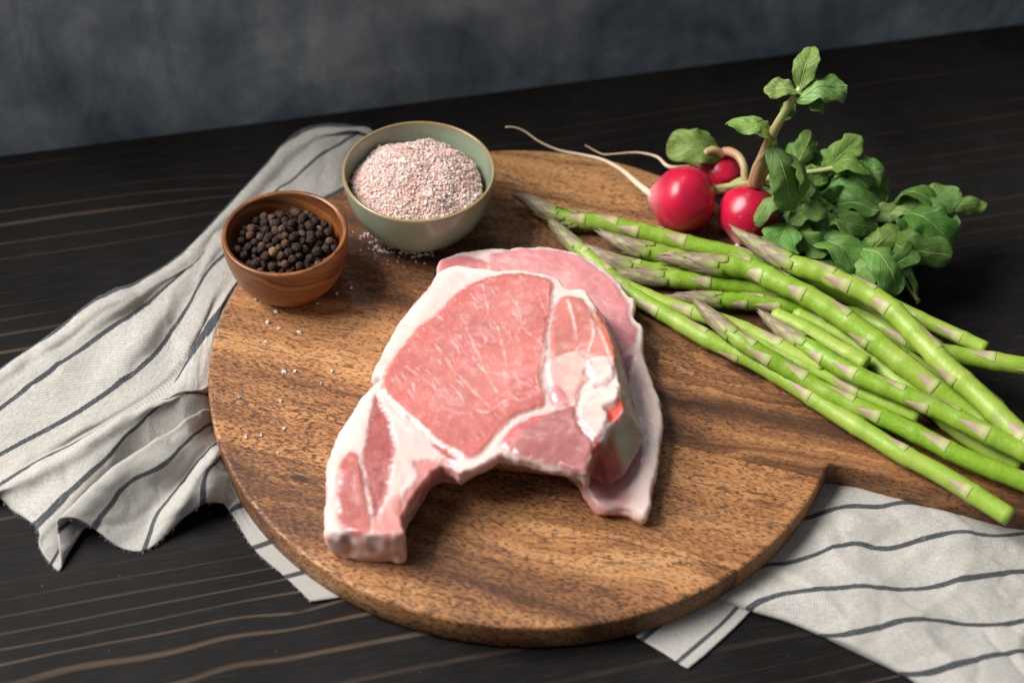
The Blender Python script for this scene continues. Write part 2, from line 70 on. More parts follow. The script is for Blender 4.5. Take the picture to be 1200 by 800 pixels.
(4.5,[[0.1727,-0.1778,0.001],[0.1705,-0.1772,0.004],[0.1754,-0.1787,0.006],[0.1827,-0.179,0.007],[0.1909,-0.1779,0.009],[0.2017,-0.1752,0.01],[0.2154,-0.1721,0.008],[0.2308,-0.1709,0.007],[0.2435,-0.17,0.008],[0.2573,-0.167,0.007],[0.2902,-0.159,0.004]]),
(5,[[0.1926,-0.1889,0.001],[0.1899,-0.1884,0.004],[0.1939,-0.1898,0.006],[0.1999,-0.1897,0.007],[0.2081,-0.1881,0.009],[0.2189,-0.185,0.01],[0.2318,-0.1802,0.009],[0.2419,-0.1778,0.008],[0.2533,-0.1753,0.007],[0.2878,-0.1684,0.004]]),
(5.6,[[0.2112,-0.2049,0.001],[0.2085,-0.2043,0.004],[0.214,-0.2051,0.006],[0.2243,-0.2027,0.008],[0.2375,-0.1972,0.009],[0.2515,-0.1928,0.007],[0.2836,-0.1853,0.004]]),
(6.2,[[0.2273,-0.2177,0.001],[0.225,-0.2171,0.004],[0.2323,-0.2166,0.006],[0.2428,-0.2136,0.007],[0.2562,-0.2103,0.006],[0.2829,-0.2047,0.004]])],'towel_corner': [(-0.15,[[0.0588,-0.1707,0.0012],[0.0722,-0.1578,0.0012],[0.0837,-0.1457,0.0012],[0.1027,-0.1258,0.0012]]),
(0.12,[[0.0642,-0.1744,0.0012],[0.0763,-0.1626,0.0012],[0.0887,-0.1506,0.0012],[0.1068,-0.1309,0.0012]]),
(0.9,[[0.0774,-0.1835,0.0012],[0.0873,-0.174,0.0012],[0.1025,-0.1596,0.0012],[0.1136,-0.1461,0.0012],[0.1292,-0.1289,0.0012]]),
(1,[[0.079,-0.1848,0.0012],[0.0889,-0.1754,0.0012],[0.1046,-0.16,0.0012],[0.1152,-0.1471,0.0012],[0.1315,-0.1288,0.0012]]),
(1.4,[[0.0839,-0.188,0.0012],[0.0929,-0.18,0.0012],[0.1095,-0.1633,0.0012],[0.1211,-0.1499,0.0012],[0.1357,-0.1308,0.0012]])],'spears': [(0.00645,1,[[-0.0098,0.1252,0.0295],[0.0005,0.1194,0.0295],[0.0128,0.109,0.0295],[0.0261,0.1045,0.0285],[0.0419,0.103,0.0285],[0.0602,0.0985,0.0285],[0.0835,0.0912,0.0285],[0.1091,0.0827,0.0285],[0.1318,0.0756,0.0285],[0.1636,0.0597,0.0285],[0.1828,0.0506,0.0285],[0.2015,0.0403,0.0285],[0.2188,0.0226,0.0285],[0.235,0.0038,0.0295]]),
(0.00695,1,[[0.1211,0.0822,0.0465],[0.1312,0.0713,0.0475],[0.1426,0.06,0.0485],[0.1539,0.0502,0.0495],[0.1678,0.0436,0.0505],[0.1792,0.0365,0.0505],[0.1949,0.0263,0.0505],[0.2054,0.0153,0.0505],[0.2173,-0.0026,0.0485],[0.2308,-0.023,0.0465],[0.2426,-0.0374,0.0445],[0.2534,-0.0534,0.0435],[0.2657,-0.0719,0.0425],[0.2842,-0.1002,0.0405]]),
(0.00729,1,[[0.0784,0.0649,0.0365],[0.0939,0.0632,0.0375],[0.1111,0.0583,0.0395],[0.1308,0.0547,0.0405],[0.1446,0.0438,0.0415],[0.1608,0.0334,0.0415],[0.1788,0.0182,0.0405],[0.1942,0.0042,0.0385],[0.2091,-0.0114,0.0365],[0.225,-0.0257,0.0335],[0.238,-0.0361,0.0305],[0.2517,-0.0478,0.0285],[0.2667,-0.0649,0.0285]]),
(0.00607,1,[[0.1357,0.0281,0.0315],[0.1466,0.0119,0.0335],[0.1571,0.0001,0.0355],[0.1704,-0.014,0.0375],[0.1805,-0.0241,0.0395],[0.1975,-0.0347,0.0405],[0.2142,-0.0446,0.0415],[0.2308,-0.0551,0.0415],[0.2468,-0.0661,0.0415],[0.2627,-0.0763,0.0415],[0.2865,-0.0908,0.0405]]),
(0.00574,0,[[0.1194,0.0162,0.0275],[0.1404,0.0011,0.0285],[0.1648,-0.0146,0.0285],[0.1824,-0.0264,0.0285],[0.1995,-0.037,0.0295],[0.2149,-0.046,0.0295]]),
(0.00542,0,[[0.0523,0.0525,0.0275],[0.0761,0.0389,0.0275],[0.096,0.0296,0.028],[0.1165,0.0203,0.0295],[0.1342,0.01,0.03],[0.1522,-0.0035,0.0305],[0.167,-0.0131,0.0305]]),
(0.00581,1,[[0.0103,0.1105,0.0265],[0.0214,0.0915,0.0275],[0.0373,0.0721,0.0275],[0.0514,0.0546,0.0275],[0.0646,0.0404,0.0275],[0.0787,0.0293,0.0275],[0.1009,0.0114,0.0275],[0.1242,-0.0033,0.0275],[0.1391,-0.0143,0.0275],[0.1557,-0.0286,0.0275],[0.171,-0.0427,0.0275],[0.1915,-0.0611,0.0285],[0.2002,-0.0693,0.029],[0.2216,-0.0847,0.0295],[0.2518,-0.1103,0.0295]]),
(0.00585,1,[[0.0975,0.0298,0.0365],[0.1082,0.0145,0.0375],[0.1206,-0.0002,0.0375],[0.1353,-0.0106,0.0355],[0.1508,-0.0209,0.0335],[0.1631,-0.0301,0.0325],[0.1761,-0.0387,0.0325],[0.1926,-0.0477,0.0325],[0.2136,-0.061,0.0325],[0.234,-0.0746,0.0325],[0.2626,-0.0891,0.0325],[0.2865,-0.1013,0.0325]]),
(0.0059,1,[[0.0825,0.04,0.0295],[0.0959,0.0392,0.0295],[0.1085,0.0391,0.0295],[0.1322,0.0391,0.0285],[0.1509,0.0365,0.0285],[0.1707,0.0347,0.0285],[0.1899,0.0298,0.0295],[0.2011,0.0233,0.0305],[0.2158,0.0101,0.0325],[0.2329,-0.0008,0.0345],[0.2552,-0.0074,0.0365],[0.2773,-0.0132,0.0385],[0.3038,-0.0195,0.0405]]),
(0.00634,1,[[0.0453,0.0577,0.0285],[0.0615,0.0577,0.0285],[0.0752,0.0569,0.0285],[0.092,0.0556,0.0285],[0.1224,0.053,0.0275],[0.1474,0.0492,0.0275],[0.1719,0.0415,0.0265]]),
(0.0062,1,[[0.0432,0.0925,0.0305],[0.0543,0.0836,0.0315],[0.0669,0.0765,0.0325],[0.0825,0.0742,0.0305],[0.1082,0.0682,0.0275]]),
(0.0059,1,[[0.0342,0.081,0.0295],[0.0464,0.0702,0.0305],[0.0591,0.0645,0.0295],[0.0771,0.0631,0.0275],[0.0977,0.0622,0.0265]]),
(0.00559,0,[[0.1416,0.0258,0.0335],[0.1574,0.0142,0.0345],[0.1729,0.0017,0.0345],[0.1903,-0.0124,0.0345]]),
(0.00502,0,[[0.1549,0.03,0.0305],[0.1687,0.0211,0.0305],[0.1804,0.0123,0.0305],[0.1921,0.0021,0.0285],[0.2037,-0.0126,0.0275],[0.2138,-0.0242,0.0275],[0.2354,-0.0505,0.0265],[0.2491,-0.0635,0.0265],[0.2651,-0.0749,0.0265]]),
(0.0046,0,[[0.1935,0.0187,0.0285],[0.2127,0.003,0.0285],[0.2258,-0.0087,0.0285],[0.2395,-0.0233,0.0285]]),
(0.00489,0,[[0.2094,0.036,0.0355],[0.2267,0.0222,0.0365],[0.2399,0.0135,0.0365],[0.2592,0.0005,0.0365]])],'radish': [[0.0943,0.1129,0.041,0.0205],[0.1339,0.1048,0.0388,0.0183],[0.1211,0.1449,0.0351,0.0146]],
'tails': [[[0.0764,0.1091,0.045],[0.0666,0.1234,0.043],[0.0567,0.1401,0.04],[0.0448,0.1529,0.037],[0.0314,0.1607,0.034],[0.0178,0.1654,0.033],[0.005,0.1697,0.036],[-0.0046,0.1746,0.04],[-0.0119,0.1761,0.042],[-0.0174,0.1758,0.042]],[[0.129,0.0873,0.03],[0.1263,0.0861,0.026],[0.1235,0.0841,0.022]],[[0.0881,0.1441,0.04],[0.0802,0.156,0.038],[0.0685,0.1608,0.037],[0.056,0.1605,0.036],[0.0468,0.1615,0.034],[0.0404,0.1678,0.032],[0.0351,0.175,0.03]]],
'salt': [-0.0675,0.103],'flakes': [[-0.1531,0.0015],[-0.1491,0.0011],[-0.136,-0.0204],[-0.1301,-0.0199],[-0.1094,-0.019],[-0.1144,-0.0283],[-0.1583,-0.0396],[-0.1351,-0.0417],[-0.1505,-0.068],[-0.1425,-0.0658],[-0.1302,-0.0609],[-0.1318,-0.0777],[-0.1599,0.0346],[-0.1504,0.0171],[-0.1434,0.0127],[-0.1316,0.0099],[-0.1466,0.0255],[-0.1236,0.0335],[-0.0912,0.0828],[-0.1048,0.047],[-0.1129,0.0417]],
'leaves': [(1,[0.144,0.0841,0.149],[0.1506,0.1013,0.165],0.0149,0.12,10,0.05),
(1,[0.1447,0.083,0.147],[0.1251,0.087,0.146],0.0149,0.16,-12,0),
(1,[0.1424,0.0791,0.147],[0.1704,0.088,0.15],0.0195,0.16,8,0),
(1,[0.1449,0.0835,0.146],[0.1584,0.0777,0.14],0.0103,0.1,20,0.25),
(1,[0.1412,0.0893,0.124],[0.1432,0.0948,0.133],0.0096,0.1,0,0.1),
(1,[0.139,0.0959,0.103],[0.1105,0.0995,0.112],0.0128,0.22,-10,0.05),
(1,[0.1363,0.0955,0.107],[0.1268,0.0969,0.116],0.0088,0.1,10,0.15),
(1,[0.1384,0.0949,0.1],[0.1539,0.0857,0.06],0.0216,0.16,0,0),
(1,[0.1429,0.0938,0.096],[0.1622,0.0944,0.062],0.0148,0.2,25,0.1),
(1,[0.1587,0.0965,0.06],[0.134,0.0836,0.05],0.0133,0.4,-10,0),
(2,[0.1193,0.1463,0.05],[0.0839,0.1472,0.056],0.0246,0.2,15,0.1),
(2,[0.1151,0.1486,0.05],[0.1004,0.1549,0.06],0.0161,0.15,-15,0.15),
(2,[0.1563,0.0879,0.047],[0.1425,0.0548,0.036],0.0267,0.18,-10,0.3),
(0,[0.1572,0.1409,0.05],[0.177,0.1457,0.062],0.0139,0.25,15,0.45),
(0,[0.16,0.1347,0.052],[0.17,0.1223,0.05],0.0116,0.2,-10,0.2),
(0,[0.1706,0.1352,0.052],[0.1792,0.1189,0.052],0.0138,0.25,20,0.35),
(0,[0.1803,0.1277,0.052],[0.2011,0.139,0.074],0.0179,0.25,-10,0.15),
(0,[0.1856,0.1247,0.05],[0.1964,0.1386,0.066],0.021,0.3,20,0.25),
(0,[0.1906,0.1225,0.05],[0.2154,0.1274,0.06],0.0231,0.3,-15,0.2),
(0,[0.178,0.1184,0.044],[0.2156,0.1118,0.046],0.0232,0.28,10,0.6),
(0,[0.1887,0.1002,0.042],[0.2077,0.1006,0.046],0.0104,0.25,0,0.1),
(0,[0.2036,0.1045,0.038],[0.2299,0.1046,0.042],0.0136,0.15,0,0.0),
(0,[0.2184,0.1016,0.04],[0.2432,0.1105,0.054],0.0177,0.18,15,0.15),
(0,[0.2232,0.0988,0.04],[0.2592,0.1099,0.058],0.0239,0.14,10,0.1),
(0,[0.2299,0.1002,0.039],[0.2604,0.0941,0.046],0.0271,0.14,-5,0.12),
(0,[0.2215,0.1004,0.037],[0.2454,0.0806,0.034],0.0251,0.16,-12,0.2),
(0,[0.2546,0.1182,0.032],[0.2847,0.1248,0.036],0.0117,0.15,0,0.25),
(0,[0.2029,0.0756,0.034],[0.2224,0.0893,0.046],0.0164,0.3,-10,0.1),
(0,[0.1971,0.0875,0.033],[0.2213,0.0745,0.036],0.0207,0.3,15,0.45),
(0,[0.1987,0.071,0.044],[0.2174,0.0473,0.03],0.0254,0.38,10,0.1),
(0,[0.2036,0.071,0.04],[0.201,0.0488,0.032],0.0153,0.3,-25,0.2),
(0,[0.2114,0.0781,0.032],[0.234,0.0508,0.022],0.0093,0.2,55,0.3),
(0,[0.169,0.0896,0.046],[0.1983,0.0742,0.038],0.0134,0.3,45,0.25),
(0,[0.1671,0.0862,0.04],[0.2005,0.0624,0.034],0.0237,0.2,5,0.35),
(0,[0.1594,0.0889,0.042],[0.1774,0.0703,0.038],0.0175,0.25,-25,0.45),
(1,[0.1546,0.1211,0.06],[0.1677,0.0961,0.058],0.0177,0.25,-20,0.4),
(1,[0.155,0.0846,0.05],[0.176,0.089,0.058],0.0173,0.25,10,0.5),
(0,[0.1623,0.0984,0.046],[0.1865,0.0829,0.044],0.0207,0.25,-20,0.5),
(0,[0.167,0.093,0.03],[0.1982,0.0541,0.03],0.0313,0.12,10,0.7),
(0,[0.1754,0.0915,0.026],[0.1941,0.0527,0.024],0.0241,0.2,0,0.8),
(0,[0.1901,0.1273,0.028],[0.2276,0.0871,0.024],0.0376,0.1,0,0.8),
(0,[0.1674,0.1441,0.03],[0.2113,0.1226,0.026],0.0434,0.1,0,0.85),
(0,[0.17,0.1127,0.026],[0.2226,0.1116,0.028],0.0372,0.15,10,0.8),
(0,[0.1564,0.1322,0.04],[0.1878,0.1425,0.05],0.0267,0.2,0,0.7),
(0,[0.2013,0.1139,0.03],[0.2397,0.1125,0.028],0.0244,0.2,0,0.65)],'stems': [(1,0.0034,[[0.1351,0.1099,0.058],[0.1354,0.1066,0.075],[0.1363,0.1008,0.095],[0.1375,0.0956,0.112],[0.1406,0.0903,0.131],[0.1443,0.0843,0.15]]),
(1,0.0022,[[0.1332,0.1093,0.057],[0.1335,0.1069,0.074],[0.1355,0.1006,0.09],[0.1389,0.0973,0.098],[0.1468,0.0956,0.085],[0.1531,0.0979,0.07]]),
(1,0.0028,[[0.1376,0.1107,0.056],[0.1394,0.1087,0.07],[0.141,0.1029,0.085],[0.1382,0.0957,0.105]]),
(2,0.0026,[[0.1206,0.1465,0.052],[0.1234,0.1419,0.056],[0.1279,0.1349,0.058],[0.1307,0.1277,0.056],[0.1322,0.122,0.05],[0.1409,0.1178,0.045],[0.1596,0.1126,0.04]]),
(2,0.0026,[[0.1194,0.144,0.052],[0.1129,0.143,0.056],[0.1076,0.1406,0.055],[0.1187,0.1463,0.05]]),
(0,0.0024,[[0.1106,0.1202,0.045],[0.12,0.1191,0.045],[0.1302,0.1276,0.045],[0.142,0.1298,0.045],[0.1627,0.1211,0.043],[0.1937,0.1087,0.038],[0.2216,0.1024,0.038]]),
(0,0.002,[[0.1117,0.1178,0.043],[0.124,0.1202,0.047],[0.141,0.1272,0.05],[0.1647,0.119,0.045],[0.1898,0.0993,0.038],[0.2161,0.0746,0.032],[0.233,0.0515,0.022]]),
(0,0.002,[[0.1111,0.1182,0.044],[0.123,0.1199,0.043],[0.1443,0.1226,0.043],[0.1719,0.1054,0.04],[0.196,0.0843,0.036]]),
(0,0.002,[[0.1105,0.1186,0.045],[0.1352,0.1205,0.05],[0.1556,0.123,0.055],[0.1762,0.1245,0.058],[0.2011,0.1256,0.065]])],'veg_handle': [[0.1713,-0.072,0.0205],[0.211,-0.0846,0.0205],[0.2582,-0.0982,0.0205],[0.2548,-0.0314,0.0205],[0.2715,-0.0423,0.0205]],
'wall': [[-0.3553,0.1819,0.0],[-0.0143,0.2686,0.0],[0.3721,0.3711,0.0]],
'knot': [[0.1157,-0.0118,0.0205]],
'table_knots': [[-0.2209,-0.195,0.0],[-0.1118,-0.1617,0.0],[-0.1424,-0.1873,0.0]]}

# ------------------------------------------------------------------ camera, light, exposure
cd = bpy.data.cameras.new('camera'); cam = bpy.data.objects.new('camera', cd); COL.objects.link(cam)
R, U, F = D['cam']['R'], D['cam']['U'], D['cam']['F']
cam.matrix_world = Matrix(((R[0], U[0], -F[0], D['cam']['loc'][0]), (R[1], U[1], -F[1], D['cam']['loc'][1]), (R[2], U[2], -F[2], D['cam']['loc'][2]), (0, 0, 0, 1)))
cd.lens = 50; cd.sensor_width = 36; cd.clip_start = .02; cd.clip_end = 60
cd.dof.use_dof = True; cd.dof.focus_distance = .80; cd.dof.aperture_fstop = 4.5
SC.camera = cam
w = bpy.data.worlds.new('World'); SC.world = w; w.use_nodes = True
bg = w.node_tree.nodes['Background']; bg.inputs[0].default_value = (.80, .90, 1, 1); bg.inputs[1].default_value = .175
def area(name, loc, target, sx, sy, power, color):
    l = bpy.data.lights.new(name, 'AREA'); l.shape = 'RECTANGLE'; l.size = sx; l.size_y = sy; l.energy = power; l.color = color
    o = bpy.data.objects.new(name, l); COL.objects.link(o); o.location = loc
    o.rotation_euler = (Vector(target) - Vector(loc)).to_track_quat('-Z', 'Y').to_euler()
    return o
area('window_light', (-2.45, .16, 2.65), (0, 0, .02), 2.1, 2.0, 296, (1, .985, .965))
area('back_light', (-.14, .80, 1.30), (.03, -.03, .05), .26, .16, 1.5, (.95, .98, 1))
SC.view_settings.view_transform = 'Standard'; SC.view_settings.look = 'None'
SC.view_settings.exposure = 0; SC.view_settings.gamma = 1
try: SC.view_settings.use_curve_mapping = False
except Exception: pass
SC.render.engine = 'CYCLES'
try:
    SC.cycles.use_denoising = True
    SC.cycles.max_bounces = 8
except Exception: pass

# ------------------------------------------------------------------ helpers
ZB = .0205
def tag(o, label=None, cat=None, group=None, kind=None):
    if label: o['label'] = label
    if cat: o['category'] = cat
    if group: o['group'] = group
    if kind: o['kind'] = kind
    return o
def empty(name, loc=(0, 0, 0), rz=0):
    o = bpy.data.objects.new(name, None); COL.objects.link(o); o.location = loc; o.rotation_euler = (0, 0, rz); o.empty_display_size = .02
    return o
def link(name, me, parent=None):
    o = bpy.data.objects.new(name, me); COL.objects.link(o)
    if parent:
        o.parent = parent
        o.matrix_parent_inverse = (Matrix.Translation(parent.location) @ parent.rotation_euler.to_matrix().to_4x4()).inverted()
    return o
def mesh(name, verts, faces, mat=None, uv=None, col=None, smooth=True):
    me = bpy.data.meshes.new(name)
    me.from_pydata([tuple(map(float, v)) for v in verts], [], [tuple(map(int, f)) for f in faces])
    if uv is not None:
        L = me.uv_layers.new(name='UVMap'); idx = np.empty(len(me.loops), np.int32); me.loops.foreach_get('vertex_index', idx)
        L.data.foreach_set('uv', np.asarray(uv, np.float32)[idx].ravel())
    if col is not None:
        a = me.color_attributes.new('tint', 'FLOAT_COLOR', 'POINT'); c = np.asarray(col, np.float32)
        if c.shape[1] == 3: c = np.hstack([c, np.ones((len(c), 1), np.float32)])
        a.data.foreach_set('color', c.ravel())
    if mat: me.materials.append(mat)
    if smooth: me.polygons.foreach_set('use_smooth', np.ones(len(me.polygons), bool))
    me.update(); return me
def obj(name, verts, faces, mat, parent=None, **k): return link(name, mesh(name, verts, faces, mat, **k), parent)
def cr(pts, n, closed=False):
    """Catmull-Rom through pts: n samples, and their fractional index"""
    P = np.asarray(pts, float); m = len(P)
    t = np.linspace(0, m if closed else m - 1, n, endpoint=not closed)
    i = np.minimum(np.floor(t).astype(int), m - 1 if closed else m - 2); f = (t - i)[:, None]
    g = (lambda k: P[k % m]) if closed else (lambda k: P[np.clip(k, 0, m - 1)])
    a, b, c, d = g(i - 1), g(i), g(i + 1), g(i + 2)
    return .5 * (2 * b + (c - a) * f + (2 * a - 5 * b + 4 * c - d) * f ** 2 + (3 * b - a - 3 * c + d) * f ** 3), t
def even(pts, n):
    """n samples evenly spaced along an open curve"""
    Q, _ = cr(pts, max(120, len(pts) * 14)); s = np.r_[0, np.cumsum(np.linalg.norm(np.diff(Q, axis=0), axis=1))]
    u = np.linspace(0, s[-1], n); return np.stack([np.interp(u, s, Q[:, k]) for k in range(Q.shape[1])], 1), s[-1]
def grid_faces(nr, nc, wrap=False):
    f = []
    for i in range(nr - 1):
        for j in range(nc if wrap else nc - 1):
            k = (j + 1) % nc; f.append((i * nc + j, i * nc + k, (i + 1) * nc + k, (i + 1) * nc + j))
    return f
def frames(P, up=(0, 0, 1)):
    T = np.gradient(P, axis=0); T /= np.linalg.norm(T, axis=1)[:, None] + 1e-12
    S = np.cross(T, np.asarray(up, float)); n = np.linalg.norm(S, axis=1)[:, None]; S = np.where(n < 1e-4, [[1., 0, 0]], S / np.maximum(n, 1e-9))
    return T, S, np.cross(S, T)
def tube(P, r, seg=10, cap=True):
    P = np.asarray(P, float); r = np.broadcast_to(r, (len(P),)); T, S, N = frames(P)
    a = np.linspace(0, 2 * math.pi, seg, endpoint=False)
    V = P[:, None] + r[:, None, None] * (np.cos(a)[None, :, None] * S[:, None] + np.sin(a)[None, :, None] * N[:, None])
    V = V.reshape(-1, 3); f = grid_faces(len(P), seg, True)
    if cap: f += [tuple(range(seg))[::-1], tuple((len(P) - 1) * seg + k for k in range(seg))]
    return V, f
def lathe(prof, seg=64):
    V = []; n = len(prof)
    for r, z in prof:
        for k in range(seg): a = 2 * math.pi * k / seg; V.append((r * math.cos(a), r * math.sin(a), z))
    f = grid_faces(n, seg, True); f.append(tuple(range(seg))[::-1]); f.append(tuple((n - 1) * seg + k for k in range(seg)))
    return V, f
def nz(V, s, seed=0.0): return np.array([noise.noise((x * s + seed, y * s - seed, z * s + 2 * seed)) for x, y, z in V])
def sd_poly(Q, poly):
    """signed distance, positive inside"""
    Q = np.asarray(Q, float)[:, :2]; A = np.asarray(poly, float)[:, :2]; B = np.roll(A, -1, 0)
    best = np.full(len(Q), 1e9); ins = np.zeros(len(Q), bool)
    for a, b in zip(A, B):
        e = b - a; wv = Q - a; t = np.clip((wv @ e) / (e @ e + 1e-18), 0, 1); best = np.minimum(best, np.linalg.norm(wv - t[:, None] * e, axis=1))
        c = ((a[1] > Q[:, 1]) != (b[1] > Q[:, 1])); ins ^= c & (Q[:, 0] < (b[0] - a[0]) * (Q[:, 1] - a[1]) / (b[1] - a[1] + 1e-18) + a[0])
    return np.where(ins, best, -best)
def d_line(Q, L):
    Q = np.asarray(Q, float)[:, :2]; L = np.asarray(L, float)[:, :2]; best = np.full(len(Q), 1e9)
    for a, b in zip(L[:-1], L[1:]):
        e = b - a; wv = Q - a; t = np.clip((wv @ e) / (e @ e + 1e-18), 0, 1); best = np.minimum(best, np.linalg.norm(wv - t[:, None] * e, axis=1))
    return best
ss = lambda x, a, b: (lambda t: t * t * (3 - 2 * t))(np.clip((x - a) / (b - a), 0, 1))

# ------------------------------------------------------------------ node helpers
class NT:
    def __init__(s, name):
        s.m = bpy.data.materials.new(name); s.m.use_nodes = True; s.t = s.m.node_tree; s.n = s.t.nodes; s.l = s.t.links
        s.bsdf = s.n['Principled BSDF']; s.out = s.n['Material Output']
    def new(s, typ, **k):
        n = s.n.new(typ)
        for a, b in k.items(): setattr(n, a, b)
        return n
    def put(s, sock, v):
        if isinstance(v, bpy.types.NodeSocket): s.l.new(v, sock)
        elif v is not None:
            if hasattr(sock.default_value, '__len__') and not hasattr(v, '__len__'): v = [v] * len(sock.default_value)
            if hasattr(v, '__len__') and len(v) == 3 and len(sock.default_value) == 4: v = (*v, 1)
            sock.default_value = v
    def math(s, op, a, b=None, c=None, clamp=False):
        n = s.new('ShaderNodeMath', operation=op, use_clamp=clamp)
        for i, v in enumerate((a, b, c)):
            if v is not None: s.put(n.inputs[i], v)
        return n.outputs[0]
    def vec(s, op, a, b=None):
        n = s.new('ShaderNodeVectorMath', operation=op); s.put(n.inputs[0], a)
        if b is not None: s.put(n.inputs[1], b)
        return n.outputs['Value'] if op in ('LENGTH', 'DISTANCE', 'DOT_PRODUCT') else n.outputs[0]
    def sep(s, v): n = s.new('ShaderNodeSeparateXYZ'); s.put(n.inputs[0], v); return n.outputs
    def comb(s, x=0., y=0., z=0.):
        n = s.new('ShaderNodeCombineXYZ')
        for i, v in enumerate((x, y, z)): s.put(n.inputs[i], v)
        return n.outputs[0]
    def noise(s, v, scale=1., detail=3., rough=.55, dist=0.):
        n = s.new('ShaderNodeTexNoise'); s.put(n.inputs['Vector'], v)
        for k, x in (('Scale', scale), ('Detail', detail), ('Roughness', rough), ('Distortion', dist)): s.put(n.inputs[k], x)
        return n.outputs['Fac'] if 'Fac' in n.outputs else n.outputs[0]
    def mapr(s, v, a, b, c=0., d=1., smooth=True):
        n = s.new('ShaderNodeMapRange'); n.interpolation_type = 'SMOOTHSTEP' if smooth else 'LINEAR'
        for i, x in enumerate((v, a, b, c, d)): s.put(n.inputs[i], x)
        return n.outputs[0]
    def mix(s, f, a, b, blend='MIX'):
        n = s.new('ShaderNodeMix', data_type='RGBA', blend_type=blend); s.put(n.inputs[0], f); s.put(n.inputs[6], a); s.put(n.inputs[7], b); return n.outputs[2]
    def ramp(s, f, stops):
        n = s.new('ShaderNodeValToRGB'); e = n.color_ramp.elements
        while len(e) < len(stops): e.new(.5)
        for k, (p, c) in enumerate(stops): e[k].position = p; e[k].color = (*c, 1)
        s.put(n.inputs[0], f); return n.outputs[0]
    def attr(s, name, out='Color', typ='GEOMETRY'): return s.new('ShaderNodeAttribute', attribute_name=name, attribute_type=typ).outputs[out]
    def coord(s, k='Object'): return s.new('ShaderNodeTexCoord').outputs[k]
    def bump(s, h, strength=.3, dist=.001, n0=None):
        n = s.new('ShaderNodeBump'); s.put(n.inputs['Height'], h); s.put(n.inputs['Strength'], strength); s.put(n.inputs['Distance'], dist)
        if n0 is not None: s.put(n.inputs['Normal'], n0)
        return n.outputs[0]
    def set(s, **k):
        names = dict(color='Base Color', rough='Roughness', spec='Specular IOR Level', normal='Normal', coat='Coat Weight', coat_rough='Coat Roughness', sss='Subsurface Weight', sss_r='Subsurface Radius', sss_s='Subsurface Scale', sheen='Sheen Weight', trans='Transmission Weight')
        for a, v in k.items(): s.put(s.bsdf.inputs[names[a]], v)
        return s.m

def mat_table():
    s = NT('dark stained pine'); P = s.coord(); x, y, z = s.sep(P)
    warp = s.noise(s.comb(s.math('MULTIPLY', x, 2.2), s.math('MULTIPLY', y, 7.)), 1., 3.)
    v = s.math('ADD', y, s.math('MULTIPLY', s.math('SUBTRACT', warp, .5), .017))
    h = s.math('MULTIPLY', v, 78.)
    h = s.math('ADD', h, s.math('MULTIPLY', s.noise(s.comb(3.3, s.math('MULTIPLY', v, 9.)), 1., 1.), 6.))
    knots = None
    for kx, ky, amp, lx, ly in TABLE_KNOTS:
        dx = s.math('DIVIDE', s.math('SUBTRACT', x, kx), lx); dy = s.math('DIVIDE', s.math('SUBTRACT', y, ky), ly)
        d2 = s.math('ADD', s.math('MULTIPLY', dx, dx), s.math('MULTIPLY', dy, dy))
        h = s.math('ADD', h, s.math('MULTIPLY', s.math('EXPONENT', s.math('MULTIPLY', d2, -1.)), amp))
        kk = s.math('EXPONENT', s.math('MULTIPLY', d2, -28.)); knots = kk if knots is None else s.math('MAXIMUM', knots, kk)
    fr = s.math('FRACT', h)
    wid = s.mapr(s.noise(s.comb(s.math('MULTIPLY', x, 3.), s.math('MULTIPLY', y, 26.)), 1., 2.), .3, .7, .04, .20)
    line = s.math('MULTIPLY', s.mapr(fr, 0., .05), s.mapr(s.math('SUBTRACT', fr, wid), 0., .10, 1., 0.))
    fib = s.noise(s.comb(s.math('MULTIPLY', x, 45.), s.math('MULTIPLY', y, 1500.)), 1., 2.)
    blot = s.noise(P, 9., 4.)
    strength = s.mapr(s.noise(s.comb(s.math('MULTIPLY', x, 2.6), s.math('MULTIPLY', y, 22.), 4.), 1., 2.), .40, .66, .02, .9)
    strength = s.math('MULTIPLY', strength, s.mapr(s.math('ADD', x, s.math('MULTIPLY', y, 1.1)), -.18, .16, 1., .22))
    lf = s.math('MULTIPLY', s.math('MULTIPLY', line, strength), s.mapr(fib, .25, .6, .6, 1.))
    dark = s.mix(s.mapr(blot, .3, .7), (.0050, .0044, .0043), (.0110, .0098, .0094))
    dark = s.mix(s.mapr(fib, .45, .75, 0., .55), dark, (.026, .021, .018))
    c = s.mix(lf, dark, s.mix(blot, (.066, .043, .028), (.105, .071, .047)))
    c = s.mix(s.math('MULTIPLY', knots, .9), c, (.010, .008, .007))
    speck = s.mapr(s.noise(P, 420., 1.), .78, .82)
    c = s.mix(s.math('MULTIPLY', speck, .25), c, (.25, .24, .23))
    H = s.math('ADD', s.math('MULTIPLY', line, .5), s.math('MULTIPLY', fib, .35))
    rough = s.math('ADD', .48, s.math('MULTIPLY', blot, .16))
    return s.set(color=c, rough=rough, spec=.10, normal=s.bump(H, .5, .0006))

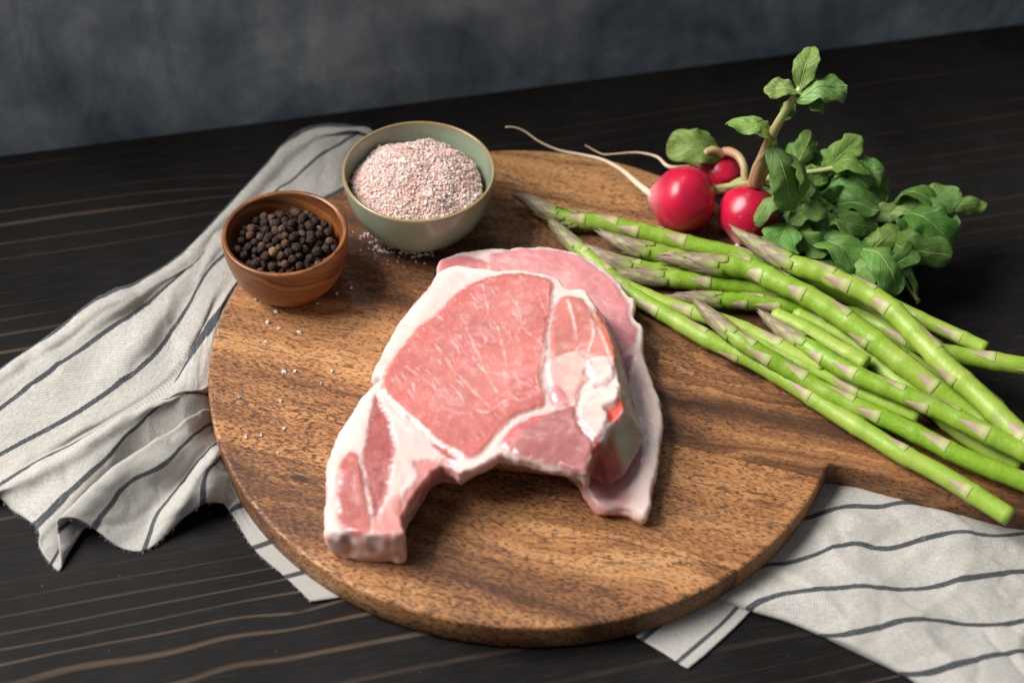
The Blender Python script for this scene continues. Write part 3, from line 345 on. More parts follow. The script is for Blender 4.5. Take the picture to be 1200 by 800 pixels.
def mat_wall():
    s = NT('slate grey plaster'); P = s.coord(); x, y, z = s.sep(P)
    a = s.noise(P, 5., 6., .62, .8); b = s.noise(s.comb(s.math('MULTIPLY', x, 34.), y, s.math('MULTIPLY', z, 9.)), 1., 4., .6, .6); c0 = s.noise(P, 14., 5., .6, 1.5)
    f = s.math('ADD', s.math('MULTIPLY', a, .55), s.math('ADD', s.math('MULTIPLY', b, .25), s.math('MULTIPLY', c0, .35)))
    c = s.ramp(f, ((.40, (.070, .085, .108)), (.51, (.18, .212, .25)), (.60, (.285, .32, .35)), (.70, (.46, .485, .50))))
    dk = s.mapr(s.noise(P, 11., 3., .5, 2.), .68, .76)
    c = s.mix(s.math('MULTIPLY', dk, .6), c, (.035, .045, .062))
    return s.set(color=c, rough=.75, spec=.3, normal=s.bump(f, .35, .004))

def mat_board():
    s = NT('oiled mango wood'); P = s.coord(); seed = s.attr('seed', 'Fac', 'OBJECT'); tone = s.attr('tone', 'Fac', 'OBJECT'); hue = s.attr('hue', 'Fac', 'OBJECT')
    x, y, z = s.sep(P); sx = s.math('ADD', x, s.math('MULTIPLY', seed, 1.37))
    warp = s.math('SUBTRACT', s.noise(s.comb(s.math('MULTIPLY', sx, 7.), s.math('MULTIPLY', y, 16.), s.math('MULTIPLY', z, 8.)), 1., 3.), .5)
    yy = s.math('ADD', y, s.math('MULTIPLY', warp, s.mapr(x, .02, .12, .045, .085)))
    kw = s.math('MULTIPLY', s.math('SUBTRACT', s.noise(P, 90., 3.), .5), .012); kd = s.vec('LENGTH', s.comb(s.math('ADD', s.math('MULTIPLY', s.math('SUBTRACT', x, BOARD_KNOT[0]), .5), kw), s.math('ADD', s.math('SUBTRACT', y, BOARD_KNOT[1]), kw), 0.))
    yy = s.math('ADD', yy, s.math('MULTIPLY', s.math('EXPONENT', s.math('MULTIPLY', s.math('MULTIPLY', kd, kd), -700.)), .06))
    kd2 = s.vec('LENGTH', s.comb(s.math('MULTIPLY', s.math('SUBTRACT', x, BOARD_KNOT2[0]), .35), s.math('SUBTRACT', y, BOARD_KNOT2[1]), 0.))
    yy = s.math('ADD', yy, s.math('MULTIPLY', s.math('EXPONENT', s.math('MULTIPLY', s.math('MULTIPLY', kd2, kd2), -9000.)), .02))
    band = s.noise(s.comb(s.math('MULTIPLY', sx, 3.), s.math('MULTIPLY', yy, 62.), s.math('ADD', s.math('MULTIPLY', z, 30.), seed)), 1., 5., .62)
    broad = s.noise(s.comb(s.math('MULTIPLY', sx, 4.), s.math('MULTIPLY', yy, 17.), seed), 1., 2.)
    yp = s.math('ADD', y, s.math('MULTIPLY', warp, .03))
    pore = s.noise(s.comb(s.math('MULTIPLY', sx, 330.), s.math('MULTIPLY', yp, 1750.), s.math('MULTIPLY', z, 1100.)), 1., 1.5, .5)
    pore2 = s.noise(s.comb(s.math('MULTIPLY', sx, 75.), s.math('MULTIPLY', yp, 620.), s.math('MULTIPLY', z, 500.)), 1., 2., .6)
    dens = s.mapr(broad, .3, .7, .44, .55)
    pf = s.mapr(pore, dens, s.math('ADD', dens, .09))
    streak = s.noise(s.comb(s.math('MULTIPLY', sx, 5.), s.math('MULTIPLY', yy, 210.), s.math('MULTIPLY', z, 90.)), 1., 3., .6); band = s.math('ADD', s.math('MULTIPLY', band, .72), s.math('MULTIPLY', streak, .28))
    f = s.math('ADD', s.math('MULTIPLY', band, .86), s.math('SUBTRACT', s.math('MULTIPLY', broad, .58), .15))
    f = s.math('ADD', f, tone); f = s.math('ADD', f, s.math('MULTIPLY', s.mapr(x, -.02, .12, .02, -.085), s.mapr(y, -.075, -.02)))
    c = s.ramp(f, ((.34, (.034, .015, .007)), (.455, (.120, .052, .021)), (.56, (.270, .120, .045)), (.67, (.44, .220, .084)), (.83, (.58, .34, .15))))
    c = s.mix(s.mapr(pore2, .54, .68, 0., .65), c, (.055, .024, .009))
    c = s.mix(s.math('MULTIPLY', pf, .86), c, (.045, .019, .008))
    c = s.mix(hue, c, (.42, .17, .045), 'OVERLAY')
    ring = s.math('SINE', s.math('MULTIPLY', kd, 900.)); kn = s.mapr(kd, .003, .011, 1., 0.)
    c = s.mix(s.math('MULTIPLY', kn, .85), c, s.mix(s.mapr(ring, -.3, .6), (.025, .011, .006), (.23, .085, .030)))
    c = s.mix(s.mapr(kd, .002, .004, .9, 0.), c, (.012, .006, .004))
    c = s.mix(s.mapr(kd2, .0012, .003, .85, 0.), c, (.03, .014, .008))
    H = s.math('SUBTRACT', s.math('MULTIPLY', band, .3), pf)
    return s.set(color=c, rough=s.mapr(pf, 0., 1., .44, .66), spec=.4, normal=s.bump(H, .35, .0005))

def mat_bowl_wood():
    s = NT('polished acacia bowl wood'); P = s.coord(); x, y, z = s.sep(P)
    w = s.math('ADD', z, s.math('MULTIPLY', s.noise(P, 30., 3.), .012)); w = s.math('ADD', w, s.math('MULTIPLY', x, .25))
    b = s.noise(s.comb(s.math('MULTIPLY', x, 12.), s.math('MULTIPLY', y, 12.), s.math('MULTIPLY', w, 330.)), 1., 4., .6)
    p = s.mapr(s.noise(s.comb(s.math('MULTIPLY', x, 90.), s.math('MULTIPLY', y, 90.), s.math('MULTIPLY', w, 1200.)), 1., 2.), .58, .7)
    c = s.ramp(b, ((.30, (.085, .026, .008)), (.48, (.20, .066, .018)), (.62, (.30, .11, .032)), (.8, (.40, .18, .065))))
    c = s.mix(s.math('MULTIPLY', p, .5), c, (.05, .016, .007))
    return s.set(color=c, rough=.36, spec=.45, coat=.15, coat_rough=.25, normal=s.bump(b, .12, .0006))

def mat_glaze():
    s = NT('celadon green glaze'); P = s.coord(); x, y, z = s.sep(P)
    n = s.noise(P, 60., 4.); sp = s.mapr(s.noise(P, 520., 1.), .70, .76)
    c = s.mix(n, (.20, .245, .165), (.285, .33, .235)); c = s.mix(s.math('MULTIPLY', sp, .35), c, (.12, .13, .07))
    r = s.vec('LENGTH', s.comb(x, y, 0.))
    rim = s.math('MULTIPLY', s.mapr(z, .0440, .0456), s.mapr(s.noise(P, 90., 2.), .2, .5, .45, .85))
    c = s.mix(rim, c, (.30, .19, .070))
    foot = s.mapr(z, .003, .008, .5, 0.); c = s.mix(foot, c, (.13, .12, .07))
    return s.set(color=c, rough=.22, spec=.5, coat=.3, coat_rough=.12, normal=s.bump(n, .05, .001))

def mat_cloth():
    s = NT('natural linen with navy stripes'); uv = s.new('ShaderNodeUVMap').outputs[0]; u, v, _ = s.sep(uv)
    wob = s.math('MULTIPLY', s.math('SUBTRACT', s.noise(s.comb(s.math('MULTIPLY', u, 60.), v), 1., 3.), .5), .02)
    fr = s.math('ABSOLUTE', s.math('SUBTRACT', s.math('FRACT', s.math('ADD', s.math('ADD', v, wob), .5)), .5))
    ed = s.math('MULTIPLY', s.math('SUBTRACT', s.noise(s.comb(s.math('MULTIPLY', u, 1400.), s.math('MULTIPLY', v, 30.)), 1., 1.), .5), .03)
    st = s.mapr(s.math('ADD', fr, ed), .054, .064, 1., 0.)
    wu = s.math('MULTIPLY', u, 760.); wv = s.math('MULTIPLY', v, 25.)
    ru = s.noise(s.comb(s.math('MULTIPLY', u, 18.), s.math('MULTIPLY', v, 40.)), 1., 2., .6); rv = s.noise(s.comb(s.math('MULTIPLY', u, 1100.), s.math('MULTIPLY', v, .8)), 1., 2., .6)
    thr_v = s.noise(s.comb(s.math('MULTIPLY', u, 1100.), s.math('MULTIPLY', v, 14.)), 1., 1.); thr_u = s.noise(s.comb(s.math('MULTIPLY', u, 320.), s.math('MULTIPLY', v, 46.)), 1., 1.)
    chk = s.math('MULTIPLY', s.math('SINE', s.math('MULTIPLY', wu, 6.283)), s.math('SINE', s.math('MULTIPLY', wv, 6.283)))
    base = s.mix(s.mapr(thr_v, .3, .7), (.375, .35, .312), (.62, .592, .55)); base2 = s.mix(s.mapr(thr_u, .3, .7), (.375, .35, .312), (.62, .592, .55))
    c = s.mix(.5, base, base2); c = s.mix(s.mapr(chk, -.6, .6, 0., .72), c, (.28, .25, .215))
    slub = s.math('MULTIPLY', s.mapr(rv, .66, .74), s.mapr(ru, .4, .6)); c = s.mix(s.math('MULTIPLY', slub, .35), c, (.72, .68, .62))
    blot = s.noise(s.coord(), 28., 3.); c = s.mix(s.mapr(blot, .35, .7, 0., .16), c, (.34, .30, .26))
    navy = s.mix(s.mapr(chk, -.2, .6), (.018, .022, .030), (.085, .092, .098)); navy = s.mix(s.mapr(thr_u, .60, .72, 0., .6), navy, (.22, .22, .21))
    c = s.mix(s.math('MULTIPLY', st, s.mapr(thr_v, .25, .75, 1., .93)), c, navy)
    H = s.math('ADD', s.math('MULTIPLY', chk, .35), s.math('MULTIPLY', s.math('ADD', thr_v, thr_u), .7))
    return s.set(color=c, rough=.9, spec=.15, sheen=.12, normal=s.bump(H, .55, .0005))

def mat_meat():
    s = NT('raw pork'); P = s.coord(); t = s.attr('tint'); a = s.attr('tint', 'Alpha')
    n1 = s.noise(P, 150., 4., .6); n2 = s.noise(P, 900., 2.); n3 = s.noise(P, 380., 3., .6, 1.)
    c = s.mix(s.mapr(n1, .4, .8, 0., .08), t, (.80, .55, .50)); c = s.mix(s.mapr(n2, .3, .6, .05, 0.), c, (.55, .2, .18), 'MULTIPLY')
    n4 = s.noise(P, 2100., 2.)
    H = s.math('ADD', s.math('MULTIPLY', n1, .7), s.math('ADD', s.math('MULTIPLY', n3, .6), s.math('ADD', s.math('MULTIPLY', n2, .35), s.math('MULTIPLY', n4, .18))))
    rough = s.mapr(s.noise(P, 200., 4., .65), .36, .64, .20, .42)
    return s.set(color=c, rough=rough, spec=.5, sss=.7, sss_r=(1., .36, .28), sss_s=.005, coat=.3, coat_rough=.14, normal=s.bump(H, .28, .0010))

def mat_tint(name, rough=.4, spec=.4, n_scale=300., n_amt=.25, dark=(.1, .1, .05), bump=.15, sss=0., coat=0., dist=.0004):
    s = NT(name); P = s.coord(); t = s.attr('tint'); n = s.noise(P, n_scale, 3.)
    c = s.mix(s.mapr(n, .4, .75, 0., n_amt), t, dark)
    k = dict(color=c, rough=rough, spec=spec, normal=s.bump(n, bump, dist), coat=coat, coat_rough=.2)
    if sss: k.update(sss=sss, sss_r=(1., .8, .3), sss_s=.003)
    return s.set(**k)

def mat_spear():
    s = NT('fresh asparagus skin'); t = s.attr('tint'); uv = s.new('ShaderNodeUVMap').outputs[0]; u, v, _ = s.sep(uv); P = s.coord()
    fib = s.noise(s.comb(s.math('MULTIPLY', u, 9.), s.math('MULTIPLY', v, 34.)), 1., 3.); n = s.noise(P, 160., 3.)
    c = s.mix(s.mapr(fib, .4, .7, 0., .40), t, (.36, .46, .07)); c = s.mix(s.mapr(n, .5, .75, 0., .30), c, (.07, .20, .012)); c = s.mix(s.mapr(s.noise(P, 38., 3.), .48, .7, 0., .55), c, (.36, .43, .085)); c = s.mix(s.mapr(s.noise(P, 55., 2.), .66, .76, 0., .35), c, (.26, .20, .13))
    sp = s.mapr(s.noise(P, 700., 1.), .76, .80); c = s.mix(s.math('MULTIPLY', sp, .5), c, (.05, .08, .02))
    return s.set(color=c, rough=.38, spec=.4, sss=.12, sss_r=(.6, 1., .2), sss_s=.003, normal=s.bump(fib, .45, .0006))

def mat_leaf():
    s = NT('radish leaf'); t = s.attr('tint'); uv = s.new('ShaderNodeUVMap').outputs[0]; u, v, _ = s.sep(uv); P = s.coord()
    av = s.math('ABSOLUTE', v); br = s.math('ABSOLUTE', s.math('SUBTRACT', s.math('FRACT', s.math('SUBTRACT', s.math('MULTIPLY', u, 6.), s.math('MULTIPLY', av, 2.2))), .5))
    vein = s.math('MAXIMUM', s.mapr(br, .42, .5), s.mapr(av, .02, .07, 1., 0.)); n = s.noise(P, 220., 3., .6); n2 = s.noise(P, 60., 2.)
    c = s.mix(s.mapr(n2, .3, .7, 0., .5), t, s.mix(.5, t, (.16, .27, .06), 'MIX')); c = s.mix(s.math('MULTIPLY', vein, .20), c, (.26, .40, .13)); c = s.mix(s.mapr(n, .5, .8, 0., .3), c, (.02, .055, .01))
    H = s.math('SUBTRACT', s.math('MULTIPLY', n, .7), s.math('MULTIPLY', vein, .8))
    s.set(color=c, rough=.5, spec=.35, normal=s.bump(H, .6, .0012))
    tr = s.new('ShaderNodeBsdfTranslucent'); s.put(tr.inputs[0], s.mix(.5, c, (.25, .42, .06))); mx = s.new('ShaderNodeMixShader'); mx.inputs[0].default_value = .36
    s.l.new(s.bsdf.outputs[0], mx.inputs[1]); s.l.new(tr.outputs[0], mx.inputs[2]); s.l.new(mx.outputs[0], s.out.inputs[0])
    return s.m

def mat_radish():
    s = NT('radish skin'); t = s.attr('tint'); P = s.coord(); n = s.noise(P, 45., 3.); f = s.noise(P, 420., 3., .6)
    c = s.mix(s.mapr(n, .35, .7, 0., .45), t, (.22, .006, .018)); c = s.mix(s.mapr(f, .66, .76, 0., .4), c, (.75, .22, .28)); sc_ = s.mapr(s.noise(P, 130., 4., .7, 2.), .66, .72); c = s.mix(s.math('MULTIPLY', sc_, .4), c, (.80, .42, .42))
    return s.set(color=c, rough=.30, spec=.45, sss=.08, sss_r=(1., .2, .2), sss_s=.003, normal=s.bump(s.math('ADD', n, s.math('MULTIPLY', f, .2)), .15, .0012))

def mat_salt():
    s = NT('pink salt crystal'); t = s.attr('tint'); s.set(color=t, rough=.4, spec=.3)
    tr = s.new('ShaderNodeBsdfTranslucent'); s.put(tr.inputs[0], t); mx = s.new('ShaderNodeMixShader'); mx.inputs[0].default_value = .34
    s.l.new(s.bsdf.outputs[0], mx.inputs[1]); s.l.new(tr.outputs[0], mx.inputs[2]); s.l.new(mx.outputs[0], s.out.inputs[0]); return s.m

# ------------------------------------------------------------------ setting: table and plaster backdrop
TA = math.radians(14.8); ct, st_ = math.cos(TA), math.sin(TA)
tl = lambda x, y: (x * ct + y * st_, -x * st_ + y * ct)          # world -> table grain axes
TABLE_KNOTS = [(*tl(D['table_knots'][0][0], D['table_knots'][0][1]), -.3, .03, .008), (*tl(D['table_knots'][1][0], D['table_knots'][1][1]), .3, .02, .008), (*tl(D['table_knots'][2][0], D['table_knots'][2][1]), -.2, .02, .02), (*tl(-.17, .17), .8, .05, .012)]
BA = math.radians(-14.5); cb, sb = math.cos(BA), math.sin(BA)
bl = lambda x, y: (x * cb + y * sb, -x * sb + y * cb)
BOARD_KNOT = bl(D['knot'][0][0] + .012, D['knot'][0][1] + .003); BOARD_KNOT2 = bl(-.118, -.094)
wall_d = tl(-.0143, .2686)[1]
def box(x0, x1, y0, y1, z0, z1, nx=1):
    V = [(x, y, z) for z in (z0, z1) for y in (y0, y1) for x in (x0, x1)]
    return V, [(0, 2, 3, 1), (4, 5, 7, 6), (0, 1, 5, 4), (2, 6, 7, 3), (0, 4, 6, 2), (1, 3, 7, 5)]
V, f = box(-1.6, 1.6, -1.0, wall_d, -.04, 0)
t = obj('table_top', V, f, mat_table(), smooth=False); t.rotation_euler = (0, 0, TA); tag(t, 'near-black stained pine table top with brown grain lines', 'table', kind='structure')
V, f = box(-1.6, 1.6, wall_d + .001, wall_d + .02, -.04, .30)
t = obj('wall', V, f, mat_wall(), smooth=False); t.rotation_euler = (0, 0, TA); tag(t, 'mottled slate grey plaster wall behind the table', 'wall', kind='structure')

# ------------------------------------------------------------------ cutting board: glued staves
M_BOARD = mat_board()
def board_outline():
    r = .18; hw0, hw1 = .0272, .033; a0 = math.asin((hw0 + .004) / r); pts = []
    n = 150
    for k in range(n + 1):
        a = a0 + (2 * math.pi - 2 * a0) * k / n; pts.append((r * math.cos(a), r * math.sin(a)))
    x0 = r * math.cos(a0)
    def hw(x): return hw0 + (hw1 - hw0) * (x - .178) / .15
    lower = [(x0 + .0014, -hw0 - .0016), (x0 + .004, -hw0 - .0003)] + [(x, -hw(x)) for x in np.linspace(.186, .325, 14)]
    tip = [(.325 + .033 * math.sin(b), -.0330 * math.cos(b) * hw(.325) / .033) for b in np.linspace(.15, math.pi - .15, 12)]
    upper = [(x, -y) for x, y in lower[::-1]]
    return np.array(pts + lower + tip + upper)
def inset(P, d):
    T = np.roll(P, -1, 0) - np.roll(P, 1, 0); T /= np.linalg.norm(T, axis=1)[:, None]
    return P + d * np.stack([-T[:, 1], T[:, 0]], 1)
board = empty('cutting_board', (0, 0, .0016), BA)
tag(board, 'round brown wooden cutting board with a short paddle handle', 'cutting board')
O = board_outline(); rings = []
b_ = .0022
for ins, z in ((b_, ZB), (b_ * .45, ZB - b_ * .14), (b_ * .14, ZB - b_ * .45), (0, ZB - b_), (0, .012), (0, .0016 + .0016), (.0008, .0016 + .0006), (.002, .0016)):
    rings.append(np.c_[inset(O, ins), np.full(len(O), z - .0016)])
n = len(O); V = np.vstack(rings); f = [tuple((i + 1) * n + q for q in ()) for i in ()]
f = []
for i in range(len(rings) - 1):
    for j in range(n): k = (j + 1) % n; f.append(((i + 1) * n + j, (i + 1) * n + k, i * n + k, i * n + j))
f.append(tuple(range(n))); f.append(tuple((len(rings) - 1) * n + k for k in range(n))[::-1])
seams = [-.3, -.110, -.040, .030, .104, .3]
tones = [(.05, .14), (.09, .22), (.0, .14), (-.03, .08), (.03, .05)]
for k in range(5):
    bm = bmesh.new(); vs = [bm.verts.new(v) for v in V]
    for q in f: fc = bm.faces.new([vs[i] for i in q]); fc.smooth = len(q) == 4
    bmesh.ops.triangulate(bm, faces=[q for q in bm.faces if len(q.verts) > 4])
    for yy, sgn in ((seams[k] + .00012, -1), (seams[k + 1] - .00012, 1)):
        if abs(yy) > .25: continue
        bmesh.ops.bisect_plane(bm, geom=bm.verts[:] + bm.edges[:] + bm.faces[:], plane_co=(0, yy, 0), plane_no=(0, sgn, 0), clear_outer=True)
        bmesh.ops.holes_fill(bm, edges=[e for e in bm.edges if e.is_boundary], sides=0)
    bmesh.ops.recalc_face_normals(bm, faces=bm.faces[:])
    me = bpy.data.meshes.new('stave'); bm.to_mesh(me); bm.free(); me.materials.append(M_BOARD)
    o = bpy.data.objects.new('stave', me); COL.objects.link(o); o.parent = board
    o['seed'] = [.0, 2.3, 5.1, 8.2, 11.7][k]; o['tone'] = tones[k][0]; o['hue'] = tones[k][1]

# ------------------------------------------------------------------ linen towel
M_CLOTH = mat_cloth()
towel = empty('linen_towel', (-.17, -.05, 0)); tag(towel, 'crumpled natural linen towel with thin navy stripes lying under the board', 'towel')
def cloth(name, rows, nc, sub, wr=.0006):
    vs = [v for v, _ in rows]; res = [even(L, nc) for _, L in rows]; A = np.array([r[0] for r in res]); Ls = np.mean([r[1] for r in res])
    out = []; vv = []
    for i in range(len(rows) - 1):
        a, b = A[i], A[i + 1]; p = A[i - 1] if i else 2 * a - b; q = A[i + 2] if i + 2 < len(rows) else 2 * b - a
        h0 = vs[i + 1] - vs[i]; hp = vs[i] - vs[i - 1] if i else h0; hq = vs[i + 2] - vs[i + 1] if i + 2 < len(rows) else h0
        ma = ((b - a) / h0 * hp + (a - p) / hp * h0) / (h0 + hp) * h0; mb = ((q - b) / hq * h0 + (b - a) / h0 * hq) / (h0 + hq) * h0
        ns = max(3, int(sub * h0 + .5))
        for s in range(ns + (i == len(rows) - 2)):
            x = s / ns; x2, x3 = x * x, x ** 3
            out.append((2 * x3 - 3 * x2 + 1) * a + (x3 - 2 * x2 + x) * ma + (-2 * x3 + 3 * x2) * b + (x3 - x2) * mb); vv.append(vs[i] + x * h0)
    G = np.array(out); nr = len(G)
    G[:, :, 2] = np.maximum(G[:, :, 2], .0009)
    V = G.reshape(-1, 3).copy()
    rg = 1 - np.abs(nz(V, 30., 11.3)) * 2.2
    wz = nz(V, 34., 3.1) * wr + (1 - np.abs(nz(V, 26., 15.3))) ** 7 * wr * 1.5 - (1 - np.abs(nz(V, 48., 19.3))) ** 8 * wr * .9 + (1 - np.abs(nz(V, 80., 23.3))) ** 7 * wr * .4
    free = ss(V[:, 2], .0015, .004); V[:, 2] += wz * free
    uu = np.tile(np.linspace(0, Ls, nc), nr); UV = np.c_[uu, np.repeat(vv, nc)]
    o = obj(name, V, grid_faces(nr, nc), M_CLOTH, towel, uv=UV)
    m = o.modifiers.new('thickness', 'SOLIDIFY'); m.thickness = .0009; m.offset = 0
    return o
def fringe(name, E, n, seed):
    rs = np.random.default_rng(seed); E = np.asarray(E); V = []; Fc = []; UVs = []; T = np.gradient(E, axis=0)
    for _ in range(n):
        i = rs.integers(len(E)); t_ = T[i] / (np.linalg.norm(T[i]) + 1e-9); out = np.array((t_[1], -t_[0], 0.)) * (1 if rs.random() < .8 else -.3); ln_ = rs.uniform(.0006, .0020)
        d0 = out + t_ * rs.normal(0, .7) + np.array((0, 0, rs.normal(.1, .35))); P = [E[i]]; 
        for q in range(4): d0 = d0 + rs.normal(0, .35, 3); d0 /= np.linalg.norm(d0); p = P[-1] + d0 * ln_ / 4; p[2] = max(p[2], .0005); P.append(p)
        v, f = tube(np.array(P), .00007, 4); b = len(V); V += list(v); Fc += [tuple(b + k for k in q) for q in f]; UVs += [(rs.random() * .2, .5)] * len(v)
    o = obj(name, V, Fc, M_CLOTH, towel, uv=UVs); o['kind'] = 'stuff'
hem = even([L[0] for v, L in D['towel_main'] if v >= 3], 400)[0]; fringe('frayed_edge', hem, 420, 1)
hem = even([L[1] for v, L in D['towel_end'] if v >= 2.5], 200)[0]; fringe('frayed_edge', hem[::-1], 160, 2)
cloth('cloth', D['towel_main'], 110, 16, .0011)
cloth('cloth_end', D['towel_end'], 100, 16, .0010)
cloth('cloth_corner', D['towel_corner'], 30, 12, .0003)

# ------------------------------------------------------------------ pork chops
M_MEAT = mat_meat()
FATC = np.array((.71, .50, .45)); LEAN = np.array((.60, .215, .185)); DARKL = np.array((.43, .130, .115))
def chop(root, top, plane, thick, regs, reg_col, part_of, lines, streaks, flare=None, side_col=None, hstep=.00075, base_z=ZB + .0004, base_col=FATC, seed=0., round_r=.0018):
    nx, ny, nzv, dpl = plane; zp = lambda Q: (dpl - nx * Q[:, 0] - ny * Q[:, 1]) / nzv
    n = 420; T0, tt = cr(np.asarray(top)[:, :2], n, True)
    seg = np.linalg.norm(np.roll(T0, -1, 0) - T0, axis=1); s = np.r_[0, np.cumsum(seg)]; u = np.linspace(0, s[-1], n, endpoint=False)
    O2 = np.stack([np.interp(u, s, np.r_[T0[:, k], T0[:1, k]]) for k in range(2)], 1); ti = np.interp(u, s, np.r_[tt, len(top)])
    jit = nz(np.c_[O2, np.zeros(n)], 260., seed) * .0008 + nz(np.c_[O2, np.zeros(n)], 90., seed + 2) * .0010; Tn = np.roll(O2, -1, 0) - np.roll(O2, 1, 0); Tn /= np.linalg.norm(Tn, axis=1)[:, None]; Nn = np.stack([Tn[:, 1], -Tn[:, 0]], 1)
    area_ = np.sum(O2[:, 0] * np.roll(O2[:, 1], -1) - np.roll(O2[:, 0], -1) * O2[:, 1])
    if area_ < 0: Nn = -Nn                                            # outward
    O2 = O2 + Nn * jit[:, None]
    lo, hi = O2.min(0), O2.max(0); gx = np.arange(lo[0], hi[0], hstep); gy = np.arange(lo[1], hi[1], hstep * .9)
    GX, GY = np.meshgrid(gx, gy); GX = GX + (np.arange(len(gy)) % 2)[:, None] * hstep * .5; Q = np.c_[GX.ravel(), GY.ravel()]
    sd = sd_poly(Q, O2); Q = Q[sd > hstep * .6]
    allp = np.vstack([O2, Q]); idx = list(range(n))
    vo, _, fo, ov, _, _ = delaunay_2d_cdt([Vector(p) for p in allp], [], [idx], 1, 1e-7)
    X = np.array([(v.x, v.y) for v in vo]); sdv = np.maximum(sd_poly(X, O2), 0)
    # outline vertices in the output
    near = {}
    for i, oo in enumerate(ov):
        for k in oo:
            if k < n: near[k] = i
    z = zp(X); rr = round_r
    z -= np.where(sdv < rr, rr - np.sqrt(np.maximum(rr * rr - (rr - np.minimum(sdv, rr)) ** 2, 0)), 0)
    X3 = np.c_[X, z]; n1 = nz(X3, 55., seed); n2 = nz(X3, 190., seed + 3); n3 = nz(X3, 480., seed + 5)
    sdw = {}
    rimw = np.clip(ss(sdv, .012, .002) + n1 * .5, 0, 1)[:, None]; col = (np.tile(base_col, (len(X), 1)) * (1 - rimw) + A3((.76, .61, .545)) * rimw) * (1 + .05 * n1[:, None]) ; z += n1 * .0009 + n2 * .00022 + nz(X3, 20., seed + 30) * .0022
    pk = (ss(nz(X3 * A3((1., 1.7, 1.)), 75., seed + 40), .12, .5) * .55 + np.clip(n2, 0, 1) * .25)[:, None]; col = col * (1 - pk) + A3((.78, .48, .43)) * pk
    owner = np.zeros(len(X), int); keys = list(regs)
    for k in keys:
        d = sd_poly(X, cr(regs[k], 160, True)[0]) + n2 * .0011 + n3 * .0007 + n1 * .0008; sdw[k] = d
        base = np.array(reg_col[k][0]); wdt = reg_col[k][1]; lift = reg_col[k][2]
        a = ss(d, -wdt, wdt)
        gl = (nz(X3, 24., seed + 21) * .30)[:, None]; ctr = (ss(d, .004, .022) - .5)[:, None] * A3((.10, .30, .30)) * (1. if k == 'loin' else 0.); cc = base[None] * (1 + .13 * n1[:, None] + .10 * n2[:, None] + gl * A3((.5, .9, .9)) + ctr)
        bl = (np.exp(-np.abs(d) / .0030) * .42 * np.clip(.6 + n1 * 1.4, 0, 1))[:, None] * (reg_col[k][0][1] < .4); col = col * (1 - bl) + A3((.74, .38, .34)) * bl
        col = col * (1 - a[:, None]) + cc * a[:, None]
        z += lift * ss(d, -.0012, .0024) - .00012 * np.exp(-(d / .0012) ** 2)
        owner[d > 0] = part_of[k] if k in part_of else 0
    for L, wd, cl in lines:
        d = d_line(X, cr(L, 30)[0]) + n2 * .0008 + n3 * .0006; a = ss(d, wd * 1.2, wd * .1)[:, None] * np.clip(.45 + n1 * 1.2 + n2 * 1.1, 0, .9)[:, None]
        col = col * (1 - a) + np.array(cl)[None] * a; z += .00012 * np.exp(-(d / .001) ** 2)
    if streaks:
        key, L0, num, ang = streaks; inside = sdw[key] > .003; cand = X[inside]; segs = [(cr(np.asarray(L)[:, :2], 14)[0], .00038, .55) for L in L0]
        lim = ss(sdw[key], 0, .002)
        ca, sa = math.cos(ang), math.sin(ang); ra, rb = X[:, 0] * ca + X[:, 1] * sa, -X[:, 0] * sa + X[:, 1] * ca
        wob = n1 * .004 + n2 * .0012
        for (fa, fb, t0, t1, st, sdx) in ((110, 760, .36, .60, .50, 1.), (230, 1500, .30, .62, .36, 4.), (70, 520, .47, .62, .55, 8.)):
            fl = np.array([noise.noise((p_ * fa, (q_ + w_) * fb, sdx)) for p_, q_, w_ in zip(ra, rb, wob)])
            den = np.clip(nz(np.c_[X, np.zeros(len(X))], 38., seed + sdx) * 2.2 + .35 + num / 200., 0, 1)
            a = (ss(fl, t0, t1) * st * den * lim)[:, None]; col = col * (1 - a) + A3((.76, .50, .45)) * a; z += .00010 * a[:, 0]
        for L, wd, st in segs:
            bb0, bb1 = L.min(0) - .002, L.max(0) + .002; m = np.where((X[:, 0] > bb0[0]) & (X[:, 0] < bb1[0]) & (X[:, 1] > bb0[1]) & (X[:, 1] < bb1[1]))[0]
            if not len(m): continue
            d = d_line(X[m], L) + n3[m] * .0006 + n2[m] * .0007
            a = (ss(d, wd * 2., -wd * .6) * st * lim[m])[:, None]; col[m] = col[m] * (1 - a) + np.array((.76, .50, .45)) * a; z[m] += .00012 * a[:, 0]
    V = [np.c_[X, z]]; C = [col]; faces = [tuple(q) for q in fo]; fown = [int(owner[list(q)].max()) for q in fo]
    # side wall
    loop = np.array([near[k] for k in range(n)]); Pt = V[0][loop]
    th = np.interp(ti, thick[0], thick[1]); ins_ = np.interp(ti, thick[0], thick[2]); zb = np.maximum(zp(O2) - th, base_z); B = np.c_[O2 - Nn * ins_[:, None], zb]
    if flare is not None:
        i0, i1, FL = flare; FL = np.asarray(FL); FL = np.stack([np.interp(np.linspace(0, len(FL) - 1, 120), np.arange(len(FL)), FL[:, k]) for k in range(3)], 1)
        for k in range(n):
            if i0 <= ti[k] <= i1:
                q = (ti[k] - i0) / (i1 - i0); e = min(1, q / .06, (1 - q) / .06); p = FL[min(119, int(q * 119))]; B[k] = B[k] * (1 - e) + p * e
    lv = 12; prev = loop
